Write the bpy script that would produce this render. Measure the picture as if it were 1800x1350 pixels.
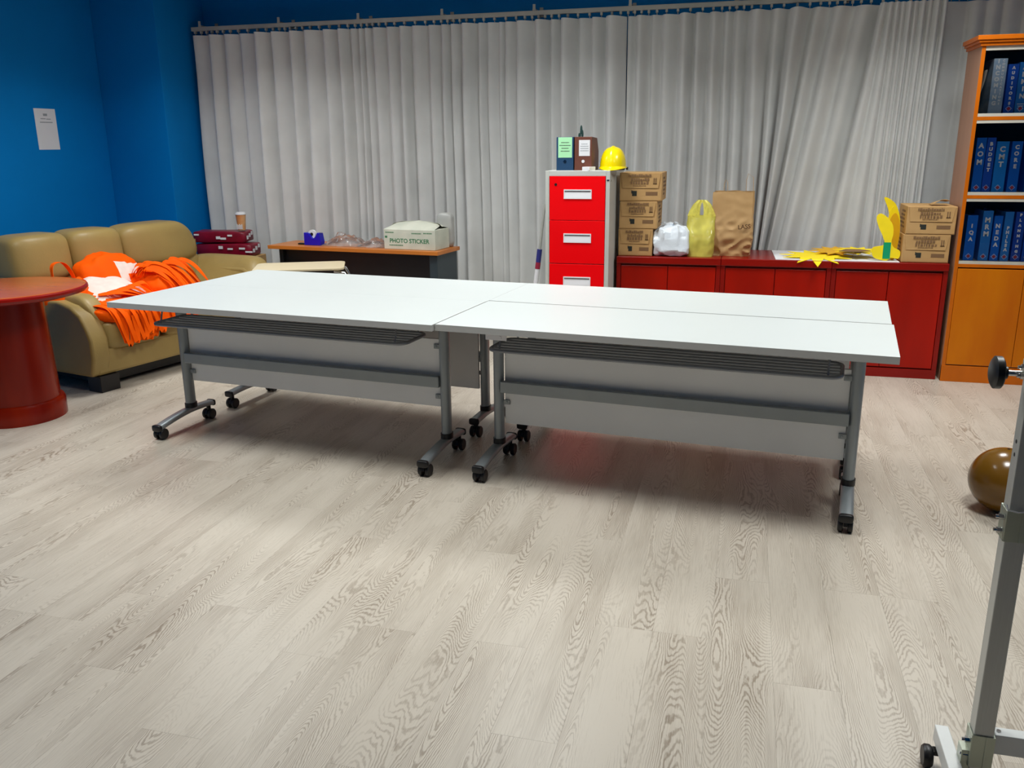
import bpy, bmesh, math, random
from mathutils import Vector, Matrix, noise
random.seed(7)
R = math.radians
scene = bpy.context.scene
for o in list(bpy.data.objects):
    bpy.data.objects.remove(o)
COL = scene.collection

# ------------------------------------------------------------------ camera
FPX, YAW, PITCH, ROLL, CAMH = 1519.7, R(-14.988), R(15.552), R(0.55), 1.5
def camera_axes():
    cy, sy, cp, sp, cr, sr = math.cos(YAW), math.sin(YAW), math.cos(PITCH), math.sin(PITCH), math.cos(ROLL), math.sin(ROLL)
    fwd = Vector((sy * cp, cy * cp, -sp)); right = Vector((cy, -sy, 0)); down = fwd.cross(right)
    return cr * right + sr * down, -sr * right + cr * down, fwd
AX_R, AX_D, AX_F = camera_axes()
cam_data = bpy.data.cameras.new('camera')
cam_data.sensor_width = 36.0
cam_data.lens = FPX / 1800 * 36
cam_data.clip_start = 0.05
cam = bpy.data.objects.new('camera', cam_data)
COL.objects.link(cam)
cam.matrix_world = Matrix(((AX_R.x, -AX_D.x, -AX_F.x, 0), (AX_R.y, -AX_D.y, -AX_F.y, 0), (AX_R.z, -AX_D.z, -AX_F.z, CAMH), (0, 0, 0, 1)))
scene.camera = cam

# ------------------------------------------------------------------ world, exposure, ceiling lamps
world = bpy.data.worlds.new('world'); scene.world = world
world.use_nodes = True
world.node_tree.nodes['Background'].inputs[0].default_value = (0.8, 0.85, 0.9, 1)
world.node_tree.nodes['Background'].inputs[1].default_value = 0.05
vs = scene.view_settings
vs.view_transform = 'Standard'; vs.look = 'None'; vs.gamma = 1.0; vs.use_curve_mapping = False
vs.exposure = 0.0
CEIL = 2.75
LAMPS = [(-3.4, 5.1, 23, 'ceiling panel lamp above the sofa end of the curtain'), (-1.2, 5.1, 23, 'ceiling panel lamp in front of the filing cabinet'), (1.0, 5.1, 23, 'ceiling panel lamp in front of the bookcase'),
         (-3.4, 3.05, 22, 'ceiling panel lamp above the round table side'), (-1.2, 3.05, 22, 'ceiling panel lamp above the middle of the white tables'), (1.0, 3.05, 22, 'ceiling panel lamp above the brown ball')]
LAMP_SIZE, LAMP_SPREAD = 0.56, R(138)
def add_lamp_light(x, y, w):
    ld = bpy.data.lights.new('panel_light', 'AREA')
    ld.shape = 'SQUARE'; ld.size = LAMP_SIZE; ld.energy = w; ld.spread = LAMP_SPREAD
    ld.color = (0.97, 1.0, 0.99)
    lo = bpy.data.objects.new('panel_light', ld); COL.objects.link(lo)
    lo.location = (x, y, CEIL - 0.022)
    return lo
for (lx, ly, lw, _) in LAMPS:
    add_lamp_light(lx, ly, lw)

# ------------------------------------------------------------------ materials
def lin(c):
    return tuple(((v / 255) / 12.92 if v / 255 <= 0.04045 else ((v / 255 + 0.055) / 1.055) ** 2.4) for v in c)
MATS = {}
def mat(name, rgb, rough=0.5, metal=0.0, var=0.06, scale=12.0, bump=0.0, bscale=80.0, spec=0.5, stretch=None, rgb2=None, coat=0.0, sheen=0.0, coord='Object', detail=3.0):
    if name in MATS: return MATS[name]
    m = bpy.data.materials.new(name); m.use_nodes = True
    nt = m.node_tree; n = nt.nodes; l = nt.links
    b = n['Principled BSDF']
    tc = n.new('ShaderNodeTexCoord'); mp = n.new('ShaderNodeMapping')
    l.new(tc.outputs[coord], mp.inputs[0])
    if stretch: mp.inputs['Scale'].default_value = stretch
    nz = n.new('ShaderNodeTexNoise'); nz.inputs['Scale'].default_value = scale; nz.inputs['Detail'].default_value = detail
    l.new(mp.outputs[0], nz.inputs[0])
    mx = n.new('ShaderNodeMix'); mx.data_type = 'RGBA'
    a = lin(rgb)
    if rgb2: c1, c2 = a, lin(rgb2)
    else: c1, c2 = tuple(v * (1 - var) for v in a), tuple(min(1, v * (1 + var)) for v in a)
    mx.inputs[6].default_value = (*c1, 1); mx.inputs[7].default_value = (*c2, 1)
    rmp = n.new('ShaderNodeMapRange'); rmp.inputs[1].default_value = 0.3; rmp.inputs[2].default_value = 0.7
    l.new(nz.outputs[0], rmp.inputs[0]); l.new(rmp.outputs[0], mx.inputs[0])
    l.new(mx.outputs[2], b.inputs['Base Color'])
    b.inputs['Roughness'].default_value = rough; b.inputs['Metallic'].default_value = metal
    b.inputs['Specular IOR Level'].default_value = spec
    b.inputs['Coat Weight'].default_value = coat; b.inputs['Coat Roughness'].default_value = 0.12
    b.inputs['Sheen Weight'].default_value = sheen
    if bump > 0:
        nb = n.new('ShaderNodeTexNoise'); nb.inputs['Scale'].default_value = bscale; nb.inputs['Detail'].default_value = 3
        l.new(mp.outputs[0], nb.inputs[0])
        bp = n.new('ShaderNodeBump'); bp.inputs['Strength'].default_value = bump; bp.inputs['Distance'].default_value = 0.01
        l.new(nb.outputs[0], bp.inputs['Height']); l.new(bp.outputs[0], b.inputs['Normal'])
    MATS[name] = m
    return m

def plank_material():
    m = bpy.data.materials.new('oak_vinyl'); m.use_nodes = True
    nt = m.node_tree; n = nt.nodes; l = nt.links; b = n['Principled BSDF']
    tc = n.new('ShaderNodeTexCoord'); oi = n.new('ShaderNodeObjectInfo')
    cmb = n.new('ShaderNodeCombineXYZ')
    m1 = n.new('ShaderNodeMath'); m1.operation = 'MULTIPLY'; m1.inputs[1].default_value = 53.0
    m2 = n.new('ShaderNodeMath'); m2.operation = 'MULTIPLY'; m2.inputs[1].default_value = 91.0
    l.new(oi.outputs['Random'], m1.inputs[0]); l.new(oi.outputs['Random'], m2.inputs[0])
    l.new(m1.outputs[0], cmb.inputs[0]); l.new(m2.outputs[0], cmb.inputs[1]); l.new(m1.outputs[0], cmb.inputs[2])
    add = n.new('ShaderNodeVectorMath'); l.new(tc.outputs['Object'], add.inputs[0]); l.new(cmb.outputs[0], add.inputs[1])
    def noise_at(sx, sy, detail, dist=0.0, rough=0.5):
        sc = n.new('ShaderNodeVectorMath'); sc.operation = 'MULTIPLY'; sc.inputs[1].default_value = (sx, sy, 1)
        l.new(add.outputs[0], sc.inputs[0])
        t = n.new('ShaderNodeTexNoise'); t.inputs['Scale'].default_value = 1.0; t.inputs['Detail'].default_value = detail
        t.inputs['Distortion'].default_value = dist; t.inputs['Roughness'].default_value = rough
        l.new(sc.outputs[0], t.inputs[0]); return t.outputs[0]
    def math_(op, a, bb):
        k = n.new('ShaderNodeMath'); k.operation = op
        for i, v in enumerate((a, bb)):
            if isinstance(v, (int, float)): k.inputs[i].default_value = v
            else: l.new(v, k.inputs[i])
        return k.outputs[0]
    field = math_('ADD', noise_at(7.5, 0.95, 0.6, 0.2), math_('ADD', math_('MULTIPLY', noise_at(30, 7, 1), 0.030), math_('MULTIPLY', noise_at(120, 45, 1), 0.010)))
    rings = math_('SINE', math_('MULTIPLY', field, 460.0), 0)
    mr = n.new('ShaderNodeMapRange'); mr.inputs[1].default_value = -0.2; mr.inputs[2].default_value = 1.1
    l.new(rings, mr.inputs[0])
    patch = n.new('ShaderNodeMapRange'); patch.inputs[1].default_value = 0.38; patch.inputs[2].default_value = 0.62
    patch.inputs[3].default_value = 0.2; patch.inputs[4].default_value = 1.0
    l.new(noise_at(5.5, 1.3, 1), patch.inputs[0])
    ringm = math_('MULTIPLY', mr.outputs[0], patch.outputs[0])
    fine = noise_at(330, 9, 2, 0, 0.6)
    blot = noise_at(9, 1.6, 2)
    mx = n.new('ShaderNodeMix'); mx.data_type = 'RGBA'
    mx.inputs[6].default_value = (*lin((202, 192, 177)), 1); mx.inputs[7].default_value = (*lin((128, 111, 92)), 1)
    fac = math_('ADD', math_('MULTIPLY', ringm, 0.68), math_('ADD', math_('MULTIPLY', fine, 0.8), -0.36))
    fac = math_('ADD', fac, math_('MULTIPLY', math_('ADD', blot, -0.5), 0.75))
    fac = math_('ADD', fac, math_('MULTIPLY', math_('ADD', oi.outputs['Random'], -0.5), 0.06))
    cl = n.new('ShaderNodeClamp'); l.new(fac, cl.inputs[0])
    l.new(cl.outputs[0], mx.inputs[0]); l.new(mx.outputs[2], b.inputs['Base Color'])
    b.inputs['Roughness'].default_value = 0.36; b.inputs['Specular IOR Level'].default_value = 0.5
    bp = n.new('ShaderNodeBump'); bp.inputs['Strength'].default_value = 0.12; bp.inputs['Distance'].default_value = 0.002
    bp.invert = True
    l.new(cl.outputs[0], bp.inputs['Height']); l.new(bp.outputs[0], b.inputs['Normal'])
    return m

def glass_material(name, tint=(1, 1, 1), gloss=0.06, rough=0.02, translucent=None):
    """thin sheet: clear transmission plus a mirror reflection that grows at grazing angles"""
    m = bpy.data.materials.new(name); m.use_nodes = True
    nt = m.node_tree; n = nt.nodes; l = nt.links
    n.remove(n['Principled BSDF'])
    tr = n.new('ShaderNodeBsdfTransparent'); tr.inputs[0].default_value = (*tint, 1)
    gl = n.new('ShaderNodeBsdfGlossy'); gl.inputs['Roughness'].default_value = rough
    lw = n.new('ShaderNodeFresnel'); lw.inputs[0].default_value = 1.45
    mx = n.new('ShaderNodeMixShader'); l.new(lw.outputs[0], mx.inputs[0]); l.new(tr.outputs[0], mx.inputs[1]); l.new(gl.outputs[0], mx.inputs[2])
    out = mx.outputs[0]
    if translucent:
        df = n.new('ShaderNodeBsdfPrincipled'); df.inputs['Base Color'].default_value = (*lin(translucent[0]), 1); df.inputs['Roughness'].default_value = 0.3
        nz = n.new('ShaderNodeTexNoise'); nz.inputs['Scale'].default_value = 3.0; nz.inputs['Detail'].default_value = 1.0
        tcx = n.new('ShaderNodeTexCoord'); l.new(tcx.outputs['Generated'], nz.inputs[0])
        mr = n.new('ShaderNodeMapRange'); mr.inputs[1].default_value = 0.35; mr.inputs[2].default_value = 0.65
        mr.inputs[3].default_value = translucent[1]; mr.inputs[4].default_value = translucent[2]
        l.new(nz.outputs[0], mr.inputs[0])
        m2 = n.new('ShaderNodeMixShader'); l.new(mr.outputs[0], m2.inputs[0]); l.new(out, m2.inputs[1]); l.new(df.outputs[0], m2.inputs[2]); out = m2.outputs[0]
    l.new(out, n['Material Output'].inputs[0])
    return m

M_BLUE = mat('blue_wall_paint', (0, 122, 198), 0.6, spec=0.12, var=0.03, scale=3, bump=0.04, bscale=160)
M_WHITEWALL = mat('white_wall_paint', (205, 205, 200), 0.8, var=0.02, scale=3)
M_CEIL = mat('ceiling_board', (215, 215, 212), 0.9, var=0.02, bump=0.1, bscale=120)
M_SCREED = mat('floor_underlay', (150, 138, 122), 0.8)
M_PLANK = plank_material()
M_CURTAIN = mat('grey_curtain_cloth', (214, 215, 214), 0.85, var=0.05, scale=5, bump=0.12, bscale=260, sheen=0.2)
M_RAIL = mat('white_rail', (168, 168, 162), 0.45)
M_TOP = mat('white_laminate', (200, 205, 204), 0.4, var=0.01, scale=3)
M_TOPEDGE = mat('grey_edge_band', (176, 176, 174), 0.45, var=0.02)
M_PANEL = mat('pale_modesty_panel', (246, 247, 247), 0.5, var=0.03, scale=2.5)
M_STEEL = mat('silver_grey_powder_coat', (150, 157, 160), 0.36, metal=0.35, var=0.03)
M_RACK = mat('dark_grey_wire', (128, 132, 138), 0.36, metal=0.3, var=0.03)
M_BLACK = mat('black_plastic', (16, 16, 18), 0.42, var=0.05)
M_CHROME = mat('chrome', (205, 205, 205), 0.15, metal=1.0, var=0.02)
M_LEATHER = mat('tan_leather', (158, 134, 80), 0.42, var=0.06, scale=6, bump=0.08, bscale=110, spec=0.35)
M_SEAM = mat('dark_seam', (70, 52, 28), 0.7)
M_DARKWOOD = mat('cherry_veneer', (160, 18, 2), 0.28, var=0.2, scale=5, stretch=(1, 1, 0.15), spec=0.25)
M_CHERRYFRAME = mat('cherry_frame', (136, 14, 5), 0.26, var=0.15, scale=5, stretch=(0.2, 1, 1), spec=0.3)
M_CHERRYTOP = mat('cherry_top', (180, 88, 34), 0.22, var=0.15, scale=5, stretch=(0.3, 2, 1), spec=0.4)
M_DRUM = mat('cherry_drum', (150, 36, 4), 0.25, scale=5, stretch=(1, 1, 0.15), rgb2=(112, 10, 0), spec=0.3)
M_OAK = mat('honey_veneer', (214, 122, 0), 0.38, var=0.16, scale=3.2, stretch=(1.6, 1.6, 0.35), rgb2=(196, 98, 0), detail=5, spec=0.25)
M_OAKDARK = mat('honey_frame', (200, 100, 4), 0.36, spec=0.3, scale=5, var=0.15, stretch=(1, 1, 0.2))
M_SHELFGREY = mat('pale_shelf_face', (196, 190, 176), 0.5)
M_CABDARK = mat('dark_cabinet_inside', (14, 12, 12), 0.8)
M_RED = mat('red_enamel', (248, 0, 10), 0.4, spec=0.15, var=0.02, scale=3)
M_CABGREY = mat('grey_enamel', (196, 198, 192), 0.4, var=0.03, scale=4)
M_HANDLE = mat('white_plastic', (232, 232, 236), 0.3, var=0.01)
M_CARD = mat('brown_cardboard', (196, 156, 102), 0.7, scale=5, rgb2=(178, 138, 84), bump=0.15, bscale=30)
M_PRINT = mat('brown_print', (124, 92, 60), 0.8, var=0.1)
M_PRINTDARK = mat('dark_print', (36, 40, 34), 0.8, var=0.1)
M_TAPE = mat('packing_tape', (200, 168, 118), 0.15)
M_KRAFT = mat('kraft_paper', (196, 158, 108), 0.65, scale=6, rgb2=(180, 142, 92))
M_DESK = mat('orange_beech', (206, 124, 48), 0.35, scale=4, stretch=(0.3, 3, 1), rgb2=(190, 106, 36))
M_DESKLEG = mat('slate_leg', (48, 60, 66), 0.4, var=0.05)
M_BEIGE = mat('beige_laminate', (212, 196, 162), 0.4, var=0.02)
M_ORANGE = mat('orange_nonwoven', (255, 92, 0), 0.7, spec=0.1, var=0.08, scale=9, bump=0.12, bscale=200)
M_BAGWHITE = mat('white_nonwoven', (232, 220, 210), 0.75, var=0.05, scale=20)
M_BAGPRINT = mat('pink_bag_print', (200, 96, 76), 0.75, scale=30, rgb2=(240, 200, 190))
M_YELLOW = mat('yellow_card', (250, 222, 8), 0.6, var=0.04)
M_YELLOWDARK = mat('deep_yellow_card', (226, 170, 4), 0.6, var=0.04)
M_HELMET = mat('yellow_helmet_shell', (244, 218, 0), 0.22, var=0.02, coat=0.3)
M_GREEN = mat('green_tape', (10, 156, 84), 0.4, rgb2=(14, 150, 120))
M_WHITEBAG = mat('white_plastic_film', (226, 234, 242), 0.35, var=0.03, bump=0.2, bscale=40)
M_PAPER = mat('white_paper', (225, 225, 228), 0.8, var=0.01)
M_PAPERGREY = mat('grey_ink', (150, 155, 160), 0.8)
M_NAVY = mat('navy_board', (22, 62, 98), 0.5, var=0.08)
M_BROWNFILE = mat('brown_board', (104, 58, 44), 0.5, var=0.1)
M_MINT = mat('mint_label', (168, 228, 176), 0.7, var=0.02)
M_TAPEBLUE = mat('blue_plastic', (14, 16, 182), 0.3, var=0.05)
M_CREAMBOX = mat('cream_box_card', (216, 216, 200), 0.6, scale=8, rgb2=(196, 200, 184))
M_GREENINK = mat('green_ink', (60, 124, 84), 0.8)
M_MAROON = mat('maroon_pack', (122, 6, 36), 0.35, var=0.2, scale=14)
M_CUPORANGE = mat('cup_orange', (206, 120, 56), 0.5, scale=10, rgb2=(226, 190, 140))
M_BALL = mat('brown_rubber', (112, 76, 14), 0.2, var=0.05, scale=4)
M_ALU = mat('brushed_aluminium', (196, 198, 194), 0.4, metal=0.35, var=0.03, stretch=(30, 30, 1))
M_ALUWHITE = mat('white_foot_bar', (224, 226, 224), 0.35, var=0.02)
M_STEELCLAMP = mat('zinc_clamp', (178, 184, 168), 0.3, metal=0.5, var=0.06)
M_WHITEINK = mat('white_ink', (250, 250, 252), 0.6)
M_REDINK = mat('red_ink', (196, 60, 60), 0.6)
M_BINDERS = [mat('binder_blue_%d' % i, c, 0.4, spec=0.2, var=0.06, scale=10) for i, c in enumerate([(24, 116, 230), (36, 96, 214), (50, 138, 228), (36, 152, 250), (38, 82, 190)])]
M_BINDREFLECT = mat('laminated_spine_reflection', (150, 186, 222), 0.16, scale=6, rgb2=(206, 222, 236), stretch=(1, 1, 3))  # spine colour lightened to stand in for its white reflection
M_GLASS = glass_material('sliding_glass')
M_FILM = glass_material('clear_film', (0.97, 0.97, 0.98), rough=0.1, translucent=((205, 205, 205), 0.15, 0.4))
M_YELLOWFILM = glass_material('yellow_film', (1.0, 0.95, 0.5), rough=0.15, translucent=((246, 236, 110), 0.45, 0.68))
M_LAMPFRAME = mat('lamp_frame', (230, 230, 230), 0.4)
m = bpy.data.materials.new('lamp_diffuser'); m.use_nodes = True
m.node_tree.nodes['Principled BSDF'].inputs['Base Color'].default_value = (0.9, 0.9, 0.9, 1)
m.node_tree.nodes['Principled BSDF'].inputs['Emission Color'].default_value = (0.97, 1, 0.99, 1)
m.node_tree.nodes['Principled BSDF'].inputs['Emission Strength'].default_value = 4.0
M_DIFF = m

# ------------------------------------------------------------------ mesh builder
class MB:
    def __init__(s): s.v = []; s.f = []; s.m = []; s.cur = 0
    def face(s, idx): s.f.append(tuple(idx)); s.m.append(s.cur)
    def add(s, verts, faces):
        o = len(s.v); s.v += [tuple(v) for v in verts]
        for f in faces: s.face([i + o for i in f])
        return s
    def box(s, x0, x1, y0, y1, z0, z1):
        return s.add([(x0, y0, z0), (x1, y0, z0), (x1, y1, z0), (x0, y1, z0), (x0, y0, z1), (x1, y0, z1), (x1, y1, z1), (x0, y1, z1)],
                     [(0, 3, 2, 1), (4, 5, 6, 7), (0, 1, 5, 4), (1, 2, 6, 5), (2, 3, 7, 6), (3, 0, 4, 7)])
    def hexa(s, bot, top):
        return s.add(list(bot) + list(top), [(0, 3, 2, 1), (4, 5, 6, 7), (0, 1, 5, 4), (1, 2, 6, 5), (2, 3, 7, 6), (3, 0, 4, 7)])
    def cyl(s, p0, p1, r0, r1=None, n=16, sy=1.0):
        r1 = r0 if r1 is None else r1
        p0, p1 = Vector(p0), Vector(p1); d = (p1 - p0).normalized()
        a = Vector((1, 0, 0)) if abs(d.x) < 0.9 else Vector((0, 1, 0))
        u = (a - d * a.dot(d)).normalized(); w = d.cross(u)
        vs_ = []
        for p, r in ((p0, r0), (p1, r1)):
            for i in range(n):
                t = 2 * math.pi * i / n; vs_.append(p + (u * math.cos(t) + w * math.sin(t) * sy) * r)
        fs = [(i, (i + 1) % n, n + (i + 1) % n, n + i) for i in range(n)] + [tuple(range(n - 1, -1, -1)), tuple(range(n, 2 * n))]
        return s.add(vs_, fs)
    def lathe(s, prof, c=(0, 0, 0), n=32, axis='z'):
        vs_ = []
        for (r, z) in prof:
            for i in range(n):
                t = 2 * math.pi * i / n
                p = (r * math.cos(t), r * math.sin(t), z)
                if axis == 'x': p = (z, p[0], p[1])
                if axis == 'y': p = (p[0], z, p[1])
                vs_.append((p[0] + c[0], p[1] + c[1], p[2] + c[2]))
        fs = []
        for k in range(len(prof) - 1):
            for i in range(n):
                fs.append((k * n + i, k * n + (i + 1) % n, (k + 1) * n + (i + 1) % n, (k + 1) * n + i))
        if prof[0][0] > 1e-5: fs.append(tuple(range(n - 1, -1, -1)))
        if prof[-1][0] > 1e-5: fs.append(tuple((len(prof) - 1) * n + i for i in range(n)))
        return s.add(vs_, fs)
    def tube(s, pts, r, n=8, closed=False):
        P = [Vector(p) for p in pts]; N = len(P); vs_ = []; prev = None
        for i in range(N):
            a = P[(i - 1) % N] if (closed or i > 0) else P[i]
            b = P[(i + 1) % N] if (closed or i < N - 1) else P[i]
            d = (b - a).normalized()
            if prev is None:
                q = Vector((0, 0, 1)) if abs(d.z) < 0.9 else Vector((1, 0, 0))
                u = (q - d * q.dot(d)).normalized()
            else:
                u = (prev - d * prev.dot(d)).normalized()
            prev = u; w = d.cross(u)
            for k in range(n):
                t = 2 * math.pi * k / n; vs_.append(P[i] + (u * math.cos(t) + w * math.sin(t)) * r)
        fs = []
        for i in range(N if closed else N - 1):
            j = (i + 1) % N
            for k in range(n): fs.append((i * n + k, i * n + (k + 1) % n, j * n + (k + 1) % n, j * n + k))
        if not closed: fs += [tuple(range(n - 1, -1, -1)), tuple((N - 1) * n + k for k in range(n))]
        return s.add(vs_, fs)
    def strap(s, pts, side, w=0.03, th=0.0022):
        """flat ribbon along pts; side(t)->unit vector across the ribbon"""
        P = [Vector(p) for p in pts]; N = len(P); vs_ = []
        for i in range(N):
            d = (P[min(i + 1, N - 1)] - P[max(i - 1, 0)]).normalized()
            sd = Vector(side(i / (N - 1))); sd = (sd - d * sd.dot(d)).normalized(); nn = d.cross(sd)
            for a, b in ((-1, -1), (1, -1), (1, 1), (-1, 1)): vs_.append(P[i] + sd * a * w / 2 + nn * b * th / 2)
        fs = []
        for i in range(N - 1):
            for k in range(4): fs.append((i * 4 + k, i * 4 + (k + 1) % 4, i * 4 + 4 + (k + 1) % 4, i * 4 + 4 + k))
        fs += [(3, 2, 1, 0), tuple((N - 1) * 4 + k for k in range(4))]
        return s.add(vs_, fs)
    def prism(s, poly, h0, h1, fn):
        """extrude a 2D polygon; fn(a, b, h) -> 3D point"""
        n = len(poly)
        vs_ = [fn(a, b, h0) for a, b in poly] + [fn(a, b, h1) for a, b in poly]
        return s.add(vs_, [tuple(range(n - 1, -1, -1)), tuple(range(n, 2 * n))] + [(i, (i + 1) % n, n + (i + 1) % n, n + i) for i in range(n)])
    def pillow(s, c, size, e=0.35, nu=28, nv=14, fn=None):
        """super-ellipsoid: e small = boxy, 1 = ellipsoid"""
        def pw(x): return math.copysign(abs(x) ** e, x)
        vs_ = []
        for j in range(nv + 1):
            ph = -math.pi / 2 + math.pi * j / nv
            for i in range(nu):
                th = 2 * math.pi * i / nu
                p = Vector((pw(math.cos(ph)) * pw(math.cos(th)) * size[0] / 2, pw(math.cos(ph)) * pw(math.sin(th)) * size[1] / 2, pw(math.sin(ph)) * size[2] / 2))
                if fn: p = Vector(fn(p))
                vs_.append(p + Vector(c))
        fs = []
        for j in range(nv):
            for i in range(nu): fs.append((j * nu + i, j * nu + (i + 1) % nu, (j + 1) * nu + (i + 1) % nu, (j + 1) * nu + i))
        return s.add(vs_, fs)
    def grid(s, nu, nv, fn):
        vs_ = [fn(i / nu, j / nv) for j in range(nv + 1) for i in range(nu + 1)]
        fs = [(j * (nu + 1) + i, j * (nu + 1) + i + 1, (j + 1) * (nu + 1) + i + 1, (j + 1) * (nu + 1) + i) for j in range(nv) for i in range(nu)]
        return s.add(vs_, fs)
    def build(s, name, mats, parent=None, loc=(0, 0, 0), rz=0.0, bevel=0.0, smooth=None, seg=2, subsurf=0):
        me = bpy.data.meshes.new(name)
        me.from_pydata([tuple(v) for v in s.v], [], s.f)
        if not isinstance(mats, (list, tuple)): mats = [mats]
        for q in mats: me.materials.append(q)
        me.polygons.foreach_set('material_index', s.m)
        bm = bmesh.new(); bm.from_mesh(me)
        bmesh.ops.remove_doubles(bm, verts=bm.verts, dist=1e-6)
        bmesh.ops.recalc_face_normals(bm, faces=bm.faces); bm.to_mesh(me); bm.free()
        if smooth is not None:
            me.polygons.foreach_set('use_smooth', [True] * len(me.polygons))
            me.set_sharp_from_angle(angle=R(smooth))
        o = bpy.data.objects.new(name, me); COL.objects.link(o)
        o.location = loc; o.rotation_euler = (0, 0, rz)
        if parent: o.parent = parent
        if bevel > 0:
            b = o.modifiers.new('bevel', 'BEVEL'); b.width = bevel; b.segments = seg; b.limit_method = 'ANGLE'; b.angle_limit = R(40)
        if subsurf:
            q = o.modifiers.new('sub', 'SUBSURF'); q.levels = subsurf; q.render_levels = subsurf
        return o

def tag(o, label, cat, group=None):
    o['label'] = label; o['category'] = cat
    if group: o['group'] = group
    return o
def thing(name, label, cat, loc=(0, 0, 0), rz=0.0, group=None):
    o = bpy.data.objects.new(name, None); COL.objects.link(o); o.empty_display_size = 0.1
    o.location = loc; o.rotation_euler = (0, 0, rz)
    return tag(o, label, cat, group)
def struct(o): o['kind'] = 'structure'; return o
def box(name, x0, x1, y0, y1, z0, z1, m, parent=None, bevel=0.0, loc=(0, 0, 0), rz=0.0):
    return MB().box(x0, x1, y0, y1, z0, z1).build(name, m, parent, loc, rz, bevel)
def part_copy(src, parent, loc=None):
    c = src.copy(); COL.objects.link(c); c.parent = parent
    if loc is not None: c.location = loc
    return c
def tree_copy(src, parent=None):
    c = src.copy(); COL.objects.link(c); c.parent = parent
    for ch in list(src.children): tree_copy(ch, c)
    return c

_txt_cache = {}
def text_mesh(txt, size, spacing=1.0, bold=0.0):
    key = (txt, size, spacing, bold)
    if key in _txt_cache: return _txt_cache[key]
    cu = bpy.data.curves.new('txt', 'FONT'); cu.body = txt; cu.size = size; cu.align_x = 'CENTER'; cu.align_y = 'CENTER'
    cu.space_line = spacing; cu.extrude = 0.0004; cu.offset = bold; cu.resolution_u = 3
    o = bpy.data.objects.new('txt', cu); COL.objects.link(o)
    dg = bpy.context.evaluated_depsgraph_get(); dg.update()
    me = bpy.data.meshes.new_from_object(o.evaluated_get(dg))
    bpy.data.objects.remove(o); bpy.data.curves.remove(cu)
    _txt_cache[key] = me
    return me
def lettering(name, txt, size, m, parent, loc, rot=(math.pi / 2, 0, 0), spacing=1.0, bold=0.0):
    me = text_mesh(txt, size, spacing, bold).copy(); me.materials.clear(); me.materials.append(m)
    o = bpy.data.objects.new(name, me); COL.objects.link(o); o.location = loc; o.rotation_euler = rot; o.parent = parent
    return o
def sm(a, b, x):
    t = max(0.0, min(1.0, (x - a) / (b - a))); return t * t * (3 - 2 * t)
def nz(x, y=0.0, z=0.0): return noise.noise(Vector((x, y, z)))

# ================================================================== ROOM
XL, XR, YF, YB = -5.12, 3.6, -2.6, 6.96
PILX, PILY = -4.54, 6.30
floor = struct(box('floor', XL - 0.1, XR + 0.1, YF - 0.1, YB + 0.1, -0.12, -0.004, M_SCREED))
struct(box('wall_left', XL - 0.1, XL, YF, YB, -0.004, CEIL, M_BLUE))
struct(box('wall_back', XL, XR, YB, YB + 0.1, -0.004, CEIL, M_BLUE))
struct(box('wall_corner_column', XL, PILX, PILY, YB, -0.004, CEIL, M_BLUE, bevel=0.004))
struct(box('wall_right', XR, XR + 0.1, YF, YB, -0.004, CEIL, M_BLUE))
struct(box('wall_front', XL, XR, YF - 0.1, YF, -0.004, CEIL, M_BLUE))
struct(box('ceiling', XL - 0.1, XR + 0.1, YF - 0.1, YB + 0.1, CEIL, CEIL + 0.1, M_CEIL))

def to_px(p):
    d = Vector(p) - Vector((0, 0, CAMH)); zz = d.dot(AX_F)
    if zz < 0.05: return None
    return d.dot(AX_R) / zz * FPX + 900, d.dot(AX_D) / zz * FPX + 675
PW, PL, GAP = 0.182, 1.22, 0.0004
pl_mesh = None; rest = MB(); near = []
ncol = int((XR - XL) / PW) + 1
for i in range(ncol):
    x0 = XL + i * PW; x1 = min(x0 + PW, XR)
    if x1 - x0 < 0.02: continue
    y = YF - random.choice((0.0, 0.41, 0.82, 0.2, 0.62, 1.03))
    while y < YB:
        a, b = max(y, YF), min(y + PL, YB)
        if b - a > 0.01:
            full = (b - a > PL - 1e-6) and (x1 - x0 > PW - 1e-6)
            seen = False
            for qx in (x0, x1):
                for qy in (a, (a + b) / 2, b):
                    q = to_px((qx, qy, 0))
                    if q and -20 < q[0] < 1820 and 480 < q[1] < 1370: seen = True
            hidden = (a > 5.95) or (b > YB - 1e-6)
            if seen and full and not hidden and len(near) < 299: near.append(((x0 + x1) / 2, (a + b) / 2))
            else: rest.box(x0 + GAP / 2, x1 - GAP / 2, a + GAP / 2, b - GAP / 2, -0.004, 0)
        y += PL
pl = MB().box(-PW / 2 + GAP / 2, PW / 2 - GAP / 2, -PL / 2 + GAP / 2, PL / 2 - GAP / 2, -0.004, 0)
first = None
for (x, y) in near:
    if first is None:
        first = pl.build('plank', M_PLANK, floor, (x, y, 0))
    else:
        c = first.copy(); COL.objects.link(c); c.location = (x, y, 0)
ro = rest.build('plank_field', M_PLANK, floor); ro['kind'] = 'stuff'

for k, (lx, ly, lw, lab) in enumerate(LAMPS):
    t = thing('ceiling_panel_lamp', lab, 'lamp', (lx, ly, CEIL), 0, 'ceiling panel lamps')
    b = MB(); s = 0.3
    b.box(-s, s, -s, -s + .02, -.02, 0).box(-s, s, s - .02, s, -.02, 0).box(-s, -s + .02, -s + .02, s - .02, -.02, 0).box(s - .02, s, -s + .02, s - .02, -.02, 0)
    b.build('frame', M_LAMPFRAME, t); box('diffuser', -.28, .28, -.28, .28, -.012, -.002, M_DIFF, t)

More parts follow.
